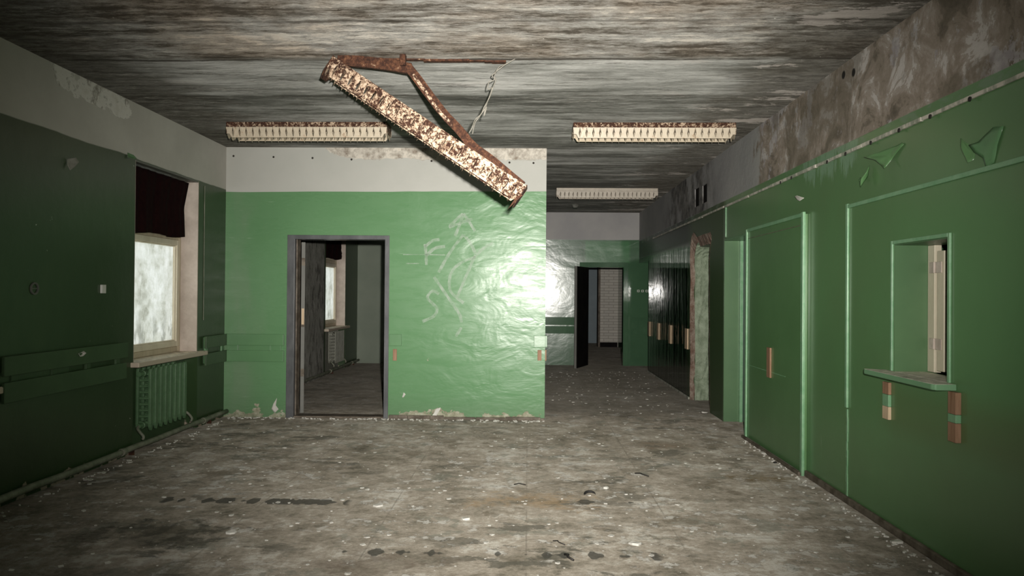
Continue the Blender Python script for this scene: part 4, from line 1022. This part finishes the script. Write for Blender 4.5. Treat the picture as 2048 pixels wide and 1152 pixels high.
# ------------------------------------------------------------------ litter on the floor
def ngon(bm, c, r, n, zt, rr, squash=1.0):
    a0 = rr.uniform(0, 6.28); pts = []
    for k in range(n):
        a = a0+2*PI*k/n; q = r*rr.uniform(.6, 1.15); pts.append((c[0]+q*math.cos(a), c[1]+q*math.sin(a)*squash))
    top = [bm.verts.new((x, y, c[2]+zt*rr.uniform(.5, 1.5))) for x, y in pts]; bot = [bm.verts.new((x, y, c[2])) for x, y in pts]
    bm.faces.new(top); bm.faces.new(bot[::-1])
    for k in range(n): bm.faces.new((bot[k], bot[(k+1) % n], top[(k+1) % n], top[k]))
rr = random.Random(21); bm = nb()
for k in range(900):
    y = rr.uniform(3.2, 8.45) if k % 4 else rr.uniform(8.6, 14); x = rr.uniform(XL+.12, XR-.1) if y < 8.45 else rr.uniform(XE+.1, XR-.1)
    r = rr.choice((.004, .006, .008, .012, .018)); ngon(bm, (x, y, .0005), r, rr.choice((4, 5, 6)), r*.25, rr)
for k in range(160):           # heaps along the foot of the partition and left wall
    x = rr.uniform(FX0-.7, XE); ngon(bm, (x, D-.03-abs(rr.gauss(0, .05)), .0005), rr.uniform(.006, .022), 5, .008, rr)
for k in range(110):
    y = rr.uniform(3.3, 8.4); ngon(bm, (XL+.10+abs(rr.gauss(0, .04)), y, .0005), rr.choice((.004, .006, .009, .02)), 5, .007, rr)
for k in range(120):
    y = rr.uniform(3.3, 7.5); ngon(bm, (XR-.07-abs(rr.gauss(0, .03)), y, .0005), rr.uniform(.004, .014), 5, .006, rr)
tag(link('paint_crumbs', bm, M['chip']), 'scattered white paint and plaster crumbs across the dirty floor', 'debris', kind='stuff')
for (px, py, r, lab) in ((1272, 1089, .045, 'largest white paint chip on the floor near the bottom centre'), (930, 1040, .03, 'white chip on floor below centre of doorway wall'), (757, 1013, .035, 'pale chip beside the row of dark floor spots'),
                         (1211, 977, .03, 'pale chip right of the curled black scrap'), (1436, 826, .045, 'plaster lump at the foot of the corridor corner'), (1545, 908, .035, 'plaster lump by the baseboard of boarded door'),
                         (1800, 1086, .04, 'plaster lump beside the right baseboard, nearest the camera'), (461, 1067, .035, 'pale chip on the left part of the floor')):
    q = onz(px, py); bm = nb(); ngon(bm, (0, 0, 0), r, 7, .012, rr, .75); o = link('plaster_chip', bm, M['chip'], bevel=.002); o.location = (min(q.x, XR-.075), q.y, .001); tag(o, lab, 'plaster chip')
def stick(p0, p1, r, label, name='twig', hump=.01, mk='dark'):
    a, c = onz(*p0), onz(*p1); o_ = (a+c)/2; pts = []
    for k in range(7):
        t = k/6; p = a+(c-a)*t-o_; pts.append((p.x+.01*math.sin(t*7), p.y, r+.001+hump*math.sin(t*PI)))
    bm = nb(); tube(bm, pts, r, 6); o = link(name, bm, M[mk], smooth=True); o.location = o_; tag(o, label, 'twig' if name == 'twig' else 'scrap')
stick((1129, 1111), (1145, 1123), .006, 'short black twig lying on the floor at bottom centre')
stick((1106, 1083), (1128, 1091), .003, 'thin faint twig left above the short black one')
stick((1270, 948), (1296, 954), .005, 'dark crooked twig in the middle distance of the floor')
stick((1028, 970), (1050, 971), .004, 'small dark sliver near the brown floor stain')
q = onz(1180, 990); bm = nb(); pts = [(.03*math.cos(a)*1.3, .03*math.sin(a), .006+.012*abs(math.sin(a))) for a in [k*PI*1.25/9 for k in range(10)]]
tube(bm, pts, [.002+.007*math.sin(PI*k/9) for k in range(10)], 8); o = link('rubber_scrap', bm, M['dark'], smooth=True); o.location = q; tag(o, 'curled black rubber scrap on a pale floor patch', 'scrap')
q = onz(1555, 926); bm = nb(); ngon(bm, (0, 0, 0), .022, 6, .012, rr); o = link('coal_lump', bm, M['dark']); o.location = (q.x-.02, q.y, .001); tag(o, 'small black lump near the right baseboard', 'scrap')
